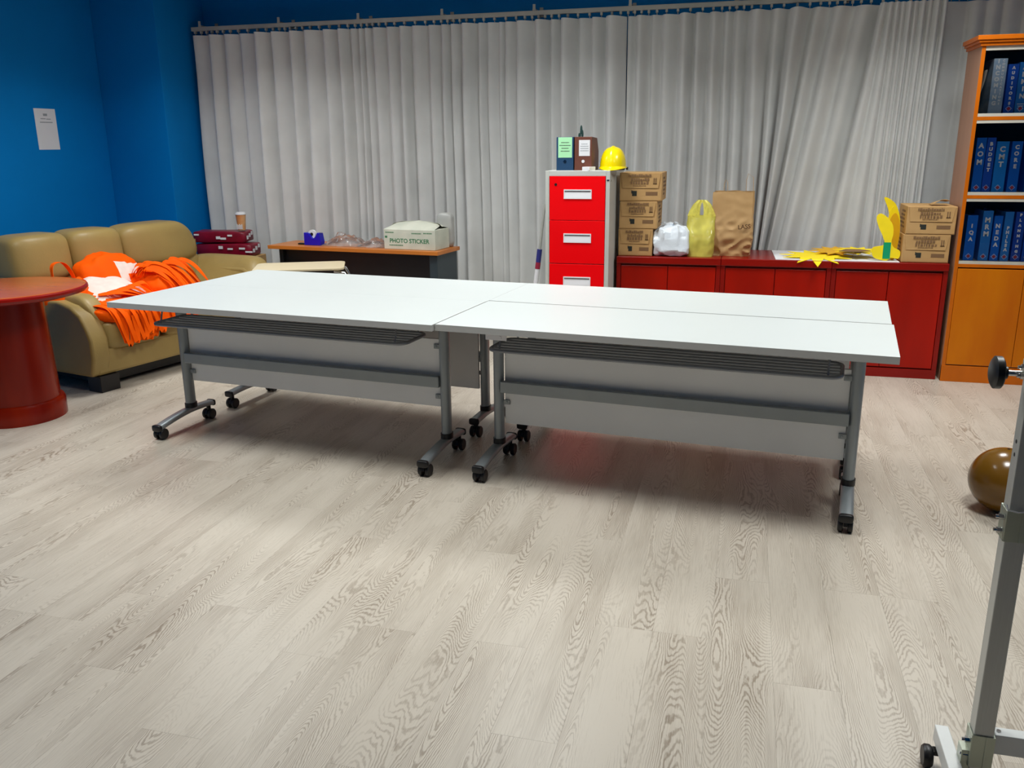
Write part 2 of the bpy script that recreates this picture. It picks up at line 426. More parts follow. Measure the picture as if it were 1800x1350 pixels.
# ================================================================== CURTAINS
RY, RZ = 6.72, 2.428
rail = thing('curtain_rail', 'long white curtain rail with hooks along the back wall', 'curtain rail', (0, 0, 0))
box('track', -4.50, 3.45, RY - 0.018, RY + 0.018, RZ - 0.016, RZ + 0.016, M_RAIL, rail, bevel=0.004)
g0 = None
x = -4.47
while x < 1.5:
    if g0 is None:
        g = MB().box(-0.008, 0.008, -0.012, 0.012, -0.02, 0); g.tube([(0, 0, -0.018), (0, -0.006, -0.026), (0, 0.004, -0.032)], 0.003, 6)
        g0 = g.build('glider', M_RAIL, rail, (x, RY, RZ - 0.016))
    else: part_copy(g0, rail, (x, RY, RZ - 0.016))
    x += 0.068 + 0.02 * math.sin(x * 9)
b0 = None
for x in (-4.42, -3.70, -3.01, -2.32, -1.60, -0.89, -0.15, 0.6, 1.35, 2.1, 2.85):
    if b0 is None:
        b = MB().box(-0.012, 0.012, -0.012, YB - RY - 0.0005, 0.016, 0.028); b.box(-0.014, 0.014, YB - RY - 0.006, YB - RY - 0.0005, 0.0, 0.07).box(-0.01, 0.01, -0.012, -0.006, 0.016, 0.06)
        b0 = b.build('bracket', M_RAIL, rail, (x, RY, RZ))
    else: part_copy(b0, rail, (x, RY, RZ))

def shear_b(x):      # how far the cloth swings to the left on its way down
    return 0.16 * sm(-0.05, 0.5, x)
def shear_c(x): return 0.11 * (1 - sm(0.78, 0.90, x)) + 0.015
def shear_0(x): return 0.0
def curtain(name, label, valleys, y0, z1, amp=0.6, ph=0.0, nrows=44, peak=0.25, sharp=0.8, shear=shear_0, cap=0.095, lo=0.5):
    """valleys: x of the fold grooves along the rail; every fold rises quickly to a rounded ridge and falls back slowly"""
    b = MB(); xs = []
    for i in range(len(valleys) - 1):
        k = 14 if valleys[i + 1] - valleys[i] > 0.05 else 10
        for j in range(k): xs.append((i, j / k))
    xs.append((len(valleys) - 2, 1.0)); n = len(xs) - 1
    ZB = 0.03
    def fn(a, c):
        i, t = xs[int(round(a * n))]
        z = z1 + (ZB - z1) * c; dn = z1 - z
        x = valleys[i] + (valleys[i + 1] - valleys[i]) * t
        w = valleys[i + 1] - valleys[i]
        A = min(amp * w, cap) * (lo + (1.4 - lo) * random_fold[i % 97])
        A *= 0.85 + 0.25 * sm(0, 1.4, dn) + 0.25 * nz(i * 3.1 + ph, z * 0.5)
        pk = min(0.6, max(0.15, peak + 0.22 * (random_fold[(i * 7 + 3) % 97] - 0.5)))
        if t < pk: prof = math.sin(math.pi / 2 * t / pk) ** 0.7
        else: prof = max(0.0, math.cos(math.pi / 2 * (t - pk) / (1 - pk))) ** (1 / sharp)
        xx = x + 0.035 * nz(x * 0.8 + ph, z * 0.45) * sm(0, 0.8, dn) - shear(x) * dn
        yy = y0 + 0.03 - A * prof + 0.006 * nz(x * 4, z * 1.2, ph)
        return (xx, yy, z)
    b.grid(n, nrows, fn)
    o = b.build(name, M_CURTAIN, smooth=180)
    return tag(o, label, 'curtain', 'grey curtains along the back wall')
random_fold = [random.random() for _ in range(97)]
VA = [-4.50, -4.34, -4.21, -4.07, -3.92, -3.77, -3.61, -3.49, -3.32, -3.19, -3.09, -3.02, -2.97, -2.90, -2.79, -2.68, -2.58, -2.44, -2.34, -2.26, -2.17, -2.04, -1.97, -1.88, -1.83, -1.74, -1.60, -1.48, -1.40, -1.27, -1.17, -1.07, -0.915]
VB = [-0.908, -0.85, -0.74, -0.66, -0.54, -0.43, -0.33, -0.23, -0.16, -0.06, 0.09, 0.21, 0.36, 0.49, 0.64, 0.80, 0.92, 1.04]
VC = [0.785, 0.83, 0.87, 0.91, 0.945, 0.985, 1.025, 1.07, 1.11, 1.16, 1.20]
VD = [1.17, 1.34, 1.46, 1.56, 1.68, 1.8, 1.95, 2.1, 2.2, 2.35, 2.5, 2.62, 2.78, 2.9, 3.05, 3.2, 3.32, 3.45]
curtain('curtain', 'long grey pleated curtain from the blue corner to the slit above the helmet', VA, RY, RZ - 0.05, ph=0.0, peak=0.22, amp=0.8, cap=0.115)
curtain('curtain', 'grey curtain behind the paper bag, hanging in wide slanting folds', VB, RY, RZ - 0.05, ph=11.0, peak=0.3, sharp=0.5, shear=shear_b, amp=0.75, cap=0.105)
curtain('curtain', 'tightly gathered grey curtain in narrow folds beside the bookcase', VC, RY - 0.10, RZ - 0.05, amp=1.0, ph=23.0, peak=0.5, sharp=1.2, shear=shear_c, lo=0.9)
curtain('curtain', 'flat grey curtain hanging behind the bookcase', VD, RY + 0.012, RZ - 0.05, ph=31.0, peak=0.4, cap=0.05)

# notice on the left wall (its square code is left out)
t = thing('notice_sheet', 'white paper notice taped to the blue wall above the sofa', 'notice', (XL, 5.66, 1.635))
MB().box(0.0005, 0.002, -0.105, 0.105, -0.148, 0.148).build('sheet', M_PAPER, t)
b = MB()
for (ya, yb, za, zb) in ((-.02, .02, .095, .112), (-.05, .0, .072, .078), (.006, .05, .070, .076), (-.06, .065, .046, .053)):
    b.box(0.002, 0.0024, ya, yb, za, zb)
b.build('printed_lines', M_PAPERGREY, t)['kind'] = 'stuff'

# ================================================================== FLIP-TOP TABLES
TROT = R(-6.195)
def trot(x, y): return (x * math.cos(TROT) - y * math.sin(TROT), x * math.sin(TROT) + y * math.cos(TROT))
def rounded_rect(x0, x1, y0, y1, r, z, k=5):
    pts = []
    for (cx, cy, a) in ((x1 - r, y0 + r, -90), (x1 - r, y1 - r, 0), (x0 + r, y1 - r, 90), (x0 + r, y0 + r, 180)):
        for j in range(k + 1):
            t = R(a + 90 * j / k); pts.append((cx + r * math.cos(t), cy + r * math.sin(t), z))
    return pts
def make_table(label, cx, cy, L, W, posts, flip, pz0, plate=False):
    wx, wy = trot(cx, cy)
    t = thing('flip_top_table', label, 'table', (wx, wy, 0), TROT + (math.pi if flip else 0), 'white folding meeting tables pushed together')
    h = L / 2
    b = MB(); b.box(-h, h, -W / 2, W / 2, 0.722, 0.7505)
    for k_ in range(len(b.m)): b.m[k_] = 1
    b.m[1] = 0
    b.build('table_top', [M_TOP, M_TOPEDGE], t, bevel=0.0005)
    pa, pb = posts
    PY = 0.06
    first_c = None
    for px in posts:
        sgn = 1 if px < 0 else -1
        p = MB(); p.cyl((px, PY, 0.115), (px, PY, 0.70), 0.024, n=20, sy=1.35); post = p.build('leg_post', M_STEEL, t, smooth=40)
        MB().cyl((px, PY, 0.108), (px, PY, 0.135), 0.029, n=20, sy=1.3).build('collar', M_BLACK, post, smooth=40)
        # arched foot bar
        f = MB(); n = 14
        def fpt(a, u):
            y = -0.205 + 0.43 * u
            z = 0.098 - 0.034 * (abs(y - PY) / 0.27) ** 1.6 * (1 if y < PY else 0.5)
            wdt = 0.027; c = 2 * math.pi * a
            return (px + math.copysign(abs(math.cos(c)) ** 0.7, math.cos(c)) * wdt, y, z + math.copysign(abs(math.sin(c)) ** 0.7, math.sin(c)) * 0.015)
        f.grid(16, n, fpt); foot = f.build('foot_bar', M_STEEL, t, smooth=60)
        for (ya, yb, zz) in ((-0.222, -0.196, 0.066), (0.212, 0.228, 0.09)):
            MB().pillow((px, (ya + yb) / 2, zz), (0.058, yb - ya, 0.036), 0.5, 16, 8).build('end_cap', M_BLACK, foot, smooth=60)
        for cyy, zz in ((-0.185, 0.055), (0.195, 0.075)):
            c = MB()
            c.cyl((px, cyy, 0.05), (px, cyy, zz + 0.004), 0.012, n=12)
            c.prism([(-0.03, 0.03), (-0.022, 0.052), (0.0, 0.058), (0.022, 0.05), (0.028, 0.03)], -0.0075, 0.0075, lambda a, q, hh, px=px, cyy=cyy: (px + hh, cyy + a, q))
            cas = c.build('caster', M_BLACK, t, bevel=0.002)
            w = MB()
            for s in (-1, 1): w.lathe([(0.0, -0.010), (0.026, -0.010), (0.03, -0.006), (0.03, 0.006), (0.026, 0.010), (0.0, 0.010)], (px + s * 0.0185, cyy, 0.03), 20, 'x')
            w.build('wheel', M_BLACK, cas, smooth=40)
        # pivot head under the top
        q = MB(); q.box(px - 0.022 + sgn * 0.03, px + 0.022 + sgn * 0.03, PY - 0.10, PY + 0.08, 0.665, 0.7215); q.cyl((px - 0.03, PY, 0.685), (px + 0.05 * sgn, PY, 0.685), 0.018)
        q.build('pivot_head', M_BLACK, t, bevel=0.003)
        for zz in (0.565, 0.315):
            c = MB(); c.box(min(px + sgn * 0.018, px + sgn * 0.055), max(px + sgn * 0.018, px + sgn * 0.055), PY - 0.004, PY + 0.006, zz - 0.011, zz + 0.011)
            c.cyl((px + sgn * 0.042, PY - 0.007, zz), (px + sgn * 0.042, PY - 0.003, zz), 0.006)
            c.build('panel_clip', M_STEEL, t, bevel=0.003)
    box('beam', pa + 0.02, pb - 0.02, PY - 0.038, PY - 0.012, 0.369, 0.425, M_STEEL, t, bevel=0.004)
    box('modesty_panel', pa + 0.028, pb - 0.028, PY + 0.006, PY + 0.022, pz0, 0.60, M_PANEL, t, bevel=0.001)
    MB().cyl((pa + 0.03, PY + 0.0, 0.687), (pb - 0.03, PY, 0.687), 0.011, n=12).build('pivot_tube', M_STEEL, t, smooth=40)
    ra, rb, y0, y1 = pa + 0.065, pb - 0.065, -0.225, PY - 0.045
    rk = MB(); rk.tube(rounded_rect(ra, rb, y0, y1, 0.045, 0.635), 0.0085, 10, True)
    for ex in (ra + 0.05, rb - 0.05):
        rk.tube([(ex, y1, 0.635), (ex, y1, 0.70)], 0.005); rk.tube([(ex, y0 + 0.01, 0.635), (ex, y0 + 0.03, 0.70), (ex, y0 + 0.05, 0.7215)], 0.004)
    rack = rk.build('book_rack', M_RACK, t, smooth=60)
    rod = None; N = 5
    for i in range(1, N):
        yy = y0 + (y1 - y0) * i / N
        if rod is None: rod = MB().cyl((ra + 0.004, 0, 0.635), (rb - 0.004, 0, 0.635), 0.007, n=10).build('rack_rod', M_RACK, rack, (0, yy, 0), smooth=60)
        else: part_copy(rod, rack, (0, yy, 0))
    if plate:
        pm = MB().box(pa + 0.08, pa + 0.175, -W / 2 + 0.02, -W / 2 + 0.026, 0.695, 0.722)
        pm.box(pa + 0.145, pa + 0.153, -W / 2 + 0.015, -W / 2 + 0.02, 0.70, 0.714)
        o = pm.build('latch_plate', M_HANDLE, t, bevel=0.001); o['label'] = 'small white latch plate'
    return t
TL, TD = 1.82, 0.606
make_table('white flip-top table in front, its left corner beside the orange bags', -2.546, 3.278 + TD / 2, 1.814, TD, (-0.775, 0.79), False, 0.262)
make_table('white flip-top table nearest the camera, with a white latch plate under its edge', -0.711, 3.30 + TD / 2, 1.845, TD, (-0.775, 0.80), False, 0.208, True)
make_table('white flip-top table at the back, nearest the orange desk', -2.544, 3.8848 + TD / 2, 1.814, TD, (-0.79, 0.785), True, 0.23)
make_table('white flip-top table at the back, in front of the red filing cabinet', -0.716, 3.918 + 0.575 / 2, 1.84, 0.575, (-0.80, 0.775), True, 0.23)

# ================================================================== SOFA
SO, SA = (-3.86, 4.41), R(77)
sofa = thing('sofa', 'tan leather three-seat sofa against the blue wall', 'sofa', (SO[0], SO[1], 0), SA)
box('base', 0.0, 1.58, 0.02, 0.86, 0.105, 0.27, M_LEATHER, sofa, bevel=0.02)
for (u, v) in ((0.0, 0.0), (1.44, 0.0), (0.0, 0.74), (1.44, 0.74)):
    box('foot', u, u + 0.14, v + 0.005, v + 0.13, 0.0, 0.105, M_BLACK, sofa, bevel=0.004)
box('plinth', 0.1, 1.5, 0.12, 0.8, 0.03, 0.105, M_BLACK, sofa)
for k in range(3):
    u0 = 0.085 + k * 0.452
    def puff(p): return (p.x, p.y, p.z + 0.012 * math.cos(p.x * 6) * (1 if p.z > 0 else 0))
    sc = MB().pillow((u0 + 0.226, 0.33, 0.342), (0.452, 0.66, 0.20), 0.3, 40, 18, puff).build('seat_cushion', M_LEATHER, sofa, smooth=60)
bu = [(-0.03, 0.40), (0.40, 0.815), (0.815, 1.50)]
for k, (ua, ub) in enumerate(bu):
    endr = (k == 2)
    def upper(p, w=ub - ua, endr=endr):
        z = p.z; lean = 0.12 * z
        y = p.y + lean + 0.035 * math.cos(min(1, abs(p.x) / (w / 2)) * math.pi / 2) * (-1 if p.y < 0 else 0.2)
        if endr and p.x > w * 0.18:
            z -= 0.11 * ((p.x - w * 0.18) / (w * 0.32)) ** 2 * (1 if p.z > 0 else 0.0)
        return (p.x, y, z)
    up = MB().pillow(((ua + ub) / 2, 0.775, 0.80), (ub - ua + 0.004, 0.27, 0.31), 0.42, 44, 22, upper).build('back_cushion', M_LEATHER, sofa, smooth=70)
    def low(p): return (p.x, p.y + 0.14 * p.z, p.z)
    MB().pillow(((ua + ub) / 2, 0.735, 0.55), (ub - ua + 0.004, 0.24, 0.36), 0.36, 36, 16, low).build('lower_back_pad', M_LEATHER, sofa, smooth=70)
box('back_shell', -0.02, 1.50, 0.80, 0.90, 0.11, 0.80, M_LEATHER, sofa, bevel=0.03)
def sofa_arm(u0, u1, top, outer):
    prof = [(0.03, 0.105), (0.0, 0.22), (0.0, 0.34), (0.03, top - 0.16), (0.08, top - 0.08), (0.16, top - 0.03), (0.28, top - 0.004), (0.45, top), (0.70, top), (0.86, top - 0.05), (0.88, 0.105)]
    MB().prism(prof, u0, u1, lambda a, b, h: (h, a, b)).build('arm_panel', M_LEATHER, sofa, bevel=0.018, seg=3, smooth=50)
    ui0, ui1 = (u1 - 0.06, u1 + 0.075) if outer < 0 else (u0 - 0.075, u0 + 0.06)
    def bend(p):
        v = p.y + 0.40; z = p.z
        z -= 0.17 * (max(0, 0.20 - v) / 0.20) ** 2
        return (p.x, p.y, z)
    MB().pillow(((ui0 + ui1) / 2, 0.40, top - 0.05), (ui1 - ui0, 0.70, 0.16), 0.5, 30, 18, bend).build('arm_pad', M_LEATHER, sofa, smooth=70)
sofa_arm(-0.035, 0.095, 0.575, -1)
# the far arm flares out into a broad padded wing
def wing(p):
    s = (p.y + 0.40) / 0.8
    return (p.x + 0.03 * (1 - s) + 0.10 * max(0, p.z) * 2, p.y, p.z - 0.16 * sm(0.0, 1.0, (-p.x + 0.02) / 0.16) - 0.10 * (max(0, 0.16 - (p.y + 0.40)) / 0.16) ** 2)
MB().pillow((1.475, 0.40, 0.585), (0.27, 0.78, 0.19), 0.45, 36, 20, wing).build('arm_pad', M_LEATHER, sofa, smooth=70)
prof = [(0.03, 0.105), (0.0, 0.22), (0.0, 0.4), (0.06, 0.56), (0.16, 0.60), (0.70, 0.60), (0.86, 0.56), (0.88, 0.105)]
MB().prism(prof, 1.44, 1.58, lambda a, b, h: (h, a, b)).build('arm_panel', M_LEATHER, sofa, bevel=0.018, seg=3, smooth=50)

# ================================================================== ORANGE TOTE BAGS ON THE SOFA
def sofa_pt(u, v, z):
    c, s = math.cos(SA), math.sin(SA)
    return (SO[0] + u * c - v * s, SO[1] + u * s + v * c, z)
def lump(b, c, size, seed, amp=0.022, e=0.6, freq=9.0, nu=44, nv=24, fn=None):
    def dis(p):
        q = Vector(p)
        n1 = 1 - 2 * abs(nz(q.x * freq + seed, q.y * freq, q.z * freq)); n2 = nz(q.x * freq * 2.3 + seed * 2, q.y * freq * 2.3, q.z * freq * 2.3)
        d = q.normalized() if q.length > 1e-6 else Vector((0, 0, 1))
        q = q + d * (amp * n1 + amp * 0.5 * n2)
        if fn: q = Vector(fn(q))
        return q
    return b.pillow(c, size, e, nu, nv, dis)
def paint(o, test, idx):
    for p in o.data.polygons:
        if test(p.center): p.material_index = idx
def bag(label, c, size, seed, white=None, e=0.62, amp=0.022, rot=0.0, fn=None):
    wp = sofa_pt(*c)
    t = thing('tote_bag', label, 'bag', wp, SA + rot, 'orange tote bags heaped on the sofa')
    o = lump(MB(), (0, 0, 0), size, seed, amp, e, fn=fn).build('bag_body', [M_ORANGE, M_BAGWHITE, M_BAGPRINT], t, smooth=55)
    if white: paint(o, white, 1)
    return t, o
def strap_loop(t, pts, side=(1, 0, 0), w=0.03, tw=0.0):
    n = 22; P = []
    K = [Vector(p) for p in pts]
    for i in range(n + 1):      # catmull-rom
        f = i / n * (len(K) - 1); a = min(int(f), len(K) - 2); u = f - a
        p0, p1, p2, p3 = K[max(a - 1, 0)], K[a], K[a + 1], K[min(a + 2, len(K) - 1)]
        P.append(0.5 * ((2 * p1) + (p2 - p0) * u + (2 * p0 - 5 * p1 + 4 * p2 - p3) * u * u + (3 * p1 - p0 - 3 * p2 + p3) * u ** 3))
    sd = Vector(side)
    def sidef(s): return sd + Vector((0.25 * math.sin(s * 6 + tw * 9), 0.35 * math.sin(s * 4 + tw * 5), tw * math.sin(s * 5)))
    return MB().strap(P, sidef, w).build('strap', M_ORANGE, t, smooth=40)
rs = random.Random(5)
t, o = bag('orange tote bag with a white panel, slumped highest against the sofa back', (0.55, 0.50, 0.605), (0.46, 0.20, 0.36), 3.0,
           white=lambda c: c.x > 0.03 and c.z > 0.02 and c.z < 0.13 - 0.2 * (c.x - 0.03), fn=lambda q: (q.x, q.y + 0.35 * q.z, q.z - 0.10 * max(0, q.x) - 0.20 * max(0, -q.x - 0.06)))
t, o = bag('orange and white tote bag folded flat below the highest one', (0.46, 0.34, 0.525), (0.56, 0.30, 0.20), 7.5,
           white=lambda c: -0.235 < c.x < 0.12 and c.z > -0.01 and c.y > -0.14, fn=lambda q: (q.x, q.y, q.z + 0.35 * q.y - 0.25 * max(0, q.x)))
paint(o, lambda c: 0.06 < c.x < 0.14 and c.z > -0.02 and c.y < -0.05, 2)
for k in range(5):
    strap_loop(t, [(-0.22 + 0.05 * k, -0.10, 0.05), (-0.12 + 0.05 * k, -0.17, 0.055 + 0.01 * k), (0.02 + 0.03 * k, -0.19, 0.02), (0.10 + 0.03 * k, -0.15, 0.01)], (0.2, 1, 0.2), 0.032, 0.4)
t, o = bag('orange tote bag at the near end of the sofa, strap standing up as a loop', (0.13, 0.43, 0.55), (0.32, 0.26, 0.22), 12.0)
strap_loop(t, [(-0.055, -0.01, 0.06), (-0.06, 0.0, 0.17), (-0.035, 0.02, 0.225), (0.02, 0.025, 0.237), (0.06, 0.02, 0.21), (0.085, 0.0, 0.14), (0.09, -0.01, 0.06)], (0, 1, 0), 0.032, 0.1)
strap_loop(t, [(-0.14, -0.04, 0.06), (-0.11, -0.06, 0.13), (-0.05, -0.06, 0.12), (-0.02, -0.03, 0.07)], (0, 1, 0), 0.03, 0.3)
strap_loop(t, [(0.03, -0.06, 0.07), (0.06, -0.08, 0.13), (0.10, -0.08, 0.12), (0.13, -0.05, 0.07)], (0, 1, 0), 0.03, 0.5)
t, o = bag('orange tote bag at the far side of the heap, covered in bunched straps', (0.84, 0.34, 0.53), (0.34, 0.34, 0.24), 21.0, fn=lambda q: (q.x, q.y, q.z + 0.25 * q.y))
for k in range(15):
    a = -0.14 + 0.30 * rs.random(); h = 0.05 + 0.06 * rs.random(); s = 0.05 + 0.06 * rs.random()
    y0 = 0.10 - 0.12 * rs.random()
    strap_loop(t, [(a - s, y0, 0.10), (a - 0.4 * s, y0 - 0.03, 0.125 + h * 0.6), (a + s * 0.5, y0 - 0.10, 0.10 + h * 0.5), (a + s * 0.9, y0 - 0.20, 0.04), (a + s * 0.6 + 0.04 * rs.random(), y0 - 0.27, -0.05)], (1, 0.3, 0.2), 0.03, rs.random())
t, o = bag('orange tote bag at the front of the heap, straps hanging over the seat edge', (0.36, 0.15, 0.475), (0.58, 0.36, 0.12), 33.0, amp=0.016)
for k in range(21):
    a = -0.245 + 0.50 * k / 20 + 0.03 * (rs.random() - 0.5)
    dz = (0.175 - 0.10 * (k / 20)) * (0.72 + 0.4 * rs.random()); w = 0.02 + 0.03 * rs.random()
    sl = 0.05 * (1 - k / 20) + 0.03 * rs.random()
    out = 0.012 * (k % 3)
    strap_loop(t, [(a - 0.03, -0.02, 0.065), (a, -0.13, 0.055), (a + sl * 0.3, -0.178 - out, 0.0), (a + sl, -0.190 - out, -0.03 - dz * 0.6), (a + sl + w * 0.5, -0.196 - out, -0.03 - dz), (a + sl + w, -0.19 - out, -0.03 - dz * 0.6), (a + sl + w * 0.8, -0.178 - out, -0.01)], (1, 0, 0.1), 0.03, 0.35 * rs.random())
t, o = bag('small orange tote bag squashed at the end of the heap, under the white table corner', (0.66, 0.17, 0.47), (0.22, 0.30, 0.11), 41.0, amp=0.014)
for k in range(7):
    a = -0.07 + 0.15 * k / 6; dz = 0.06 + 0.05 * rs.random(); out = 0.012 * (k % 3)
    strap_loop(t, [(a - 0.03, -0.02, 0.06), (a, -0.14, 0.05), (a + 0.015, -0.195 - out, -0.01), (a + 0.03, -0.208 - out, -0.03 - dz), (a + 0.05, -0.205 - out, -0.03 - dz * 0.5), (a + 0.045, -0.19 - out, 0)], (1, 0, 0.1), 0.028, 0.35 * rs.random())

# ================================================================== ROUND TABLE
t = thing('round_table', 'round cherry-wood table on a drum pedestal beside the sofa', 'table', (-4.0, 3.90, 0))
MB().lathe([(0.0, 0.705), (0.40, 0.705), (0.435, 0.715), (0.447, 0.73), (0.445, 0.742), (0.435, 0.7475), (0.40, 0.75), (0.0, 0.75)], n=72).build('table_top', [M_CHERRYTOP, M_CHERRYFRAME], t, smooth=35)
for p in t.children[0].data.polygons:
    if math.hypot(p.center.x, p.center.y) > 0.432 or p.center.z < 0.72: p.material_index = 1
MB().lathe([(0.0, 0.10), (0.222, 0.10), (0.205, 0.705), (0.0, 0.705)], n=64).build('pedestal', M_DRUM, t, smooth=40)
MB().lathe([(0.0, 0.0), (0.245, 0.0), (0.246, 0.09), (0.238, 0.108), (0.222, 0.112), (0.0, 0.112)], n=64).build('base_ring', M_DRUM, t, smooth=35)
MB().box(0.06, 0.16, -0.40, -0.33, 0.685, 0.705).build('top_batten', M_CHERRYTOP, t, bevel=0.002)

# ================================================================== CORNER: maroon packs, beige box, cup
box_o = tag(MB().box(-0.27, 0.27, -0.11, 0.11, 0.0, 0.62).build('storage_box', M_CARD, loc=(-4.165, 6.44, 0), rz=R(4), bevel=0.004), 'tall cardboard box in the corner carrying the maroon packs', 'box')
def pack(label, c, rz, s, seed):
    t = thing('snack_pack', label, 'package', c, rz, 'maroon packs stacked in the corner')
    def dent(p): return p + Vector((0.006 * nz(p.x * 14 + seed, p.y * 14), 0.008 * nz(p.x * 9, p.z * 9 + seed), 0.008 * nz(p.x * 11 + seed, p.y * 9)))
    MB().pillow((0, 0, s[2] / 2), s, 0.22, 36, 14, dent).build('pack_body', M_MAROON, t, smooth=45)
    b = MB(); r_ = random.Random(seed)
    for k in range(4):
        xx = -s[0] * 0.45 + s[0] * 0.9 * r_.random(); ww = 0.02 + 0.045 * r_.random(); zz = s[2] * (0.3 + 0.4 * r_.random())
        b.box(xx, xx + ww, -s[1] / 2 - 0.007, -s[1] / 2 - 0.005, zz, zz + 0.012 + 0.012 * r_.random())
    for k in range(3):
        yy = -s[1] * 0.35 + 0.22 * s[1] * k; zz = s[2] * (0.3 + 0.15 * k)
        b.box(s[0] / 2 + 0.004, s[0] / 2 + 0.007, yy, yy + 0.03, zz, zz + 0.03)
    b.build('printed_marks', M_PAPER, t)['kind'] = 'stuff'
    return t
pack('lower maroon snack pack in the corner stack, on the cardboard box', (-4.165, 6.43, 0.6205), R(4), (0.50, 0.21, 0.105), 2)
pack('upper maroon snack pack, the drink cup standing on it', (-4.20, 6.42, 0.729), R(8), (0.46, 0.20, 0.095), 9)
t = thing('drink_cup', 'paper drink cup with a white lid on the maroon packs', 'cup', (-4.02, 6.42, 0.83))
MB().lathe([(0.0, 0), (0.030, 0), (0.041, 0.125), (0.0, 0.125)], n=28).build('cup_body', M_CUPORANGE, t, smooth=40)
MB().lathe([(0.0, 0.125), (0.043, 0.125), (0.044, 0.132), (0.039, 0.136), (0.037, 0.146), (0.0, 0.146)], n=28).build('lid', M_PAPER, t, smooth=40)
tb = MB()
for k in range(5): tb.box(-0.022 + 0.011 * k, -0.015 + 0.011 * k, -0.036, -0.033, 0.01, 0.05 - 0.006 * (k % 2))
tb.build('cup_print', M_PAPER, t)['kind'] = 'stuff'

# ================================================================== ORANGE-TOPPED DESK
DA = math.atan2(5.994 - 6.173, -2.159 + 3.65)
desk = thing('desk', 'office desk with orange wood top and black front panel by the curtain', 'desk', (-3.65, 6.173, 0), DA)
DLN = 1.502
box('desk_top', 0, DLN, 0, 0.385, 0.712, 0.74, M_DESK, desk, bevel=0.002)
box('front_panel', 0.12, DLN - 0.05, 0.06, 0.08, 0.12, 0.7115, M_BLACK, desk)
box('leg_panel', 0.085, 0.12, 0.03, 0.37, 0.0, 0.7115, M_BLACK, desk, bevel=0.002)
box('leg_panel', DLN - 0.085, DLN - 0.02, 0.03, 0.37, 0.0, 0.7115, M_DESKLEG, desk, bevel=0.004)
box('cable_tray', 0.12, DLN - 0.085, 0.30, 0.34, 0.4, 0.6, M_BLACK, desk)
def desk_pt(a, b, z): return (-3.65 + a * math.cos(DA) - b * math.sin(DA), 6.173 + a * math.sin(DA) + b * math.cos(DA), z)
# tape dispenser
t = thing('tape_dispenser', 'blue desk tape dispenser at the left of the orange desk', 'tape dispenser', desk_pt(0.36, 0.12, 0.7405), DA)
prof = [(-0.075, 0), (0.075, 0), (0.078, 0.03), (0.066, 0.095), (0.05, 0.10), (0.03, 0.06), (0.0, 0.055), (-0.03, 0.095), (-0.074, 0.098)]
MB().prism(prof, -0.03, 0.03, lambda a, b, h: (a, h, b)).build('body', M_TAPEBLUE, t, bevel=0.003)
MB().lathe([(0.014, -0.011), (0.034, -0.011), (0.034, 0.011), (0.014, 0.011)], (-0.012, 0, 0.085), 28, 'y').build('tape_roll', M_PAPER, t, smooth=40)
MB().lathe([(0.0, -0.013), (0.013, -0.013), (0.013, 0.013), (0.0, 0.013)], (-0.012, 0, 0.085), 20, 'y').build('hub', M_BLACK, t, smooth=40)
box('cutter', 0.062, 0.072, -0.011, 0.011, 0.096, 0.10, M_CHROME, t)
tag(MB().box(-0.05, 0.02, -0.02, 0.02, 0, 0.012).build('stapler_base', M_BLACK, loc=desk_pt(0.26, 0.13, 0.7405), rz=DA, bevel=0.003), 'small flat black item beside the blue tape dispenser', 'office item')
# crumpled clear film
def film(label, c, size, seed, rz):
    b = MB()
    def fn(a, q):
        x = (a - 0.5) * size[0]; y = (q - 0.5) * size[1]
        e = max(0.0, 1 - (2 * abs(a - 0.5)) ** 3) * max(0.0, 1 - (2 * abs(q - 0.5)) ** 3)
        z = size[2] * e * (0.45 + 0.55 * abs(nz(a * 4 + seed, q * 3))) + 0.02 * e * abs(nz(a * 11 + seed, q * 9))
        return (x + 0.02 * nz(a * 7, q * 7 + seed), y + 0.015 * nz(a * 8 + seed, q * 6), z + 0.001)
    b.grid(40, 26, fn)
    return tag(b.build('plastic_wrap', M_FILM, loc=c, rz=rz, smooth=30), label, 'plastic bag')
film('crumpled clear plastic bag on the orange desk beside the blue tape dispenser', desk_pt(0.60, 0.20, 0.7405), (0.32, 0.22, 0.12), 4.0, DA)
film('low crumpled clear plastic bag on the orange desk against the cream box', desk_pt(0.87, 0.20, 0.7405), (0.23, 0.24, 0.075), 9.0, DA)
# cream box
pb = thing('carton', 'cream PHOTO STICKER carton with a torn top on the orange desk', 'box', desk_pt(1.245, 0.17, 0.7405), DA)
BW, BD, BH = 0.43, 0.24, 0.15
b = MB(); b.hexa([(-BW / 2, -BD / 2, 0), (BW / 2, -BD / 2, 0), (BW / 2, BD / 2, 0), (-BW / 2, BD / 2, 0)], [(-BW / 2, -BD / 2, BH), (BW / 2, -BD / 2, BH), (BW / 2, BD / 2, BH), (-BW / 2, BD / 2, BH)])
b.build('box_body', M_CREAMBOX, pb, bevel=0.004)
def flap(a, q):
    x = -BW / 2 + 0.003 + (BW - 0.006) * a
    arc = 0.035 * math.sin(math.pi * min(1, max(0, a * 1.0))) ** 0.4
    y = -BD / 2 + 0.004 + 0.13 * q
    return (x + 0.02 * (0.5 - a) * q * 2, y, BH + (0.02 + arc) * q ** 0.8 + 0.004 * nz(a * 8, q * 5) * q)
b = MB(); b.grid(24, 8, flap); b.build('torn_flap', M_CREAMBOX, pb, smooth=40)
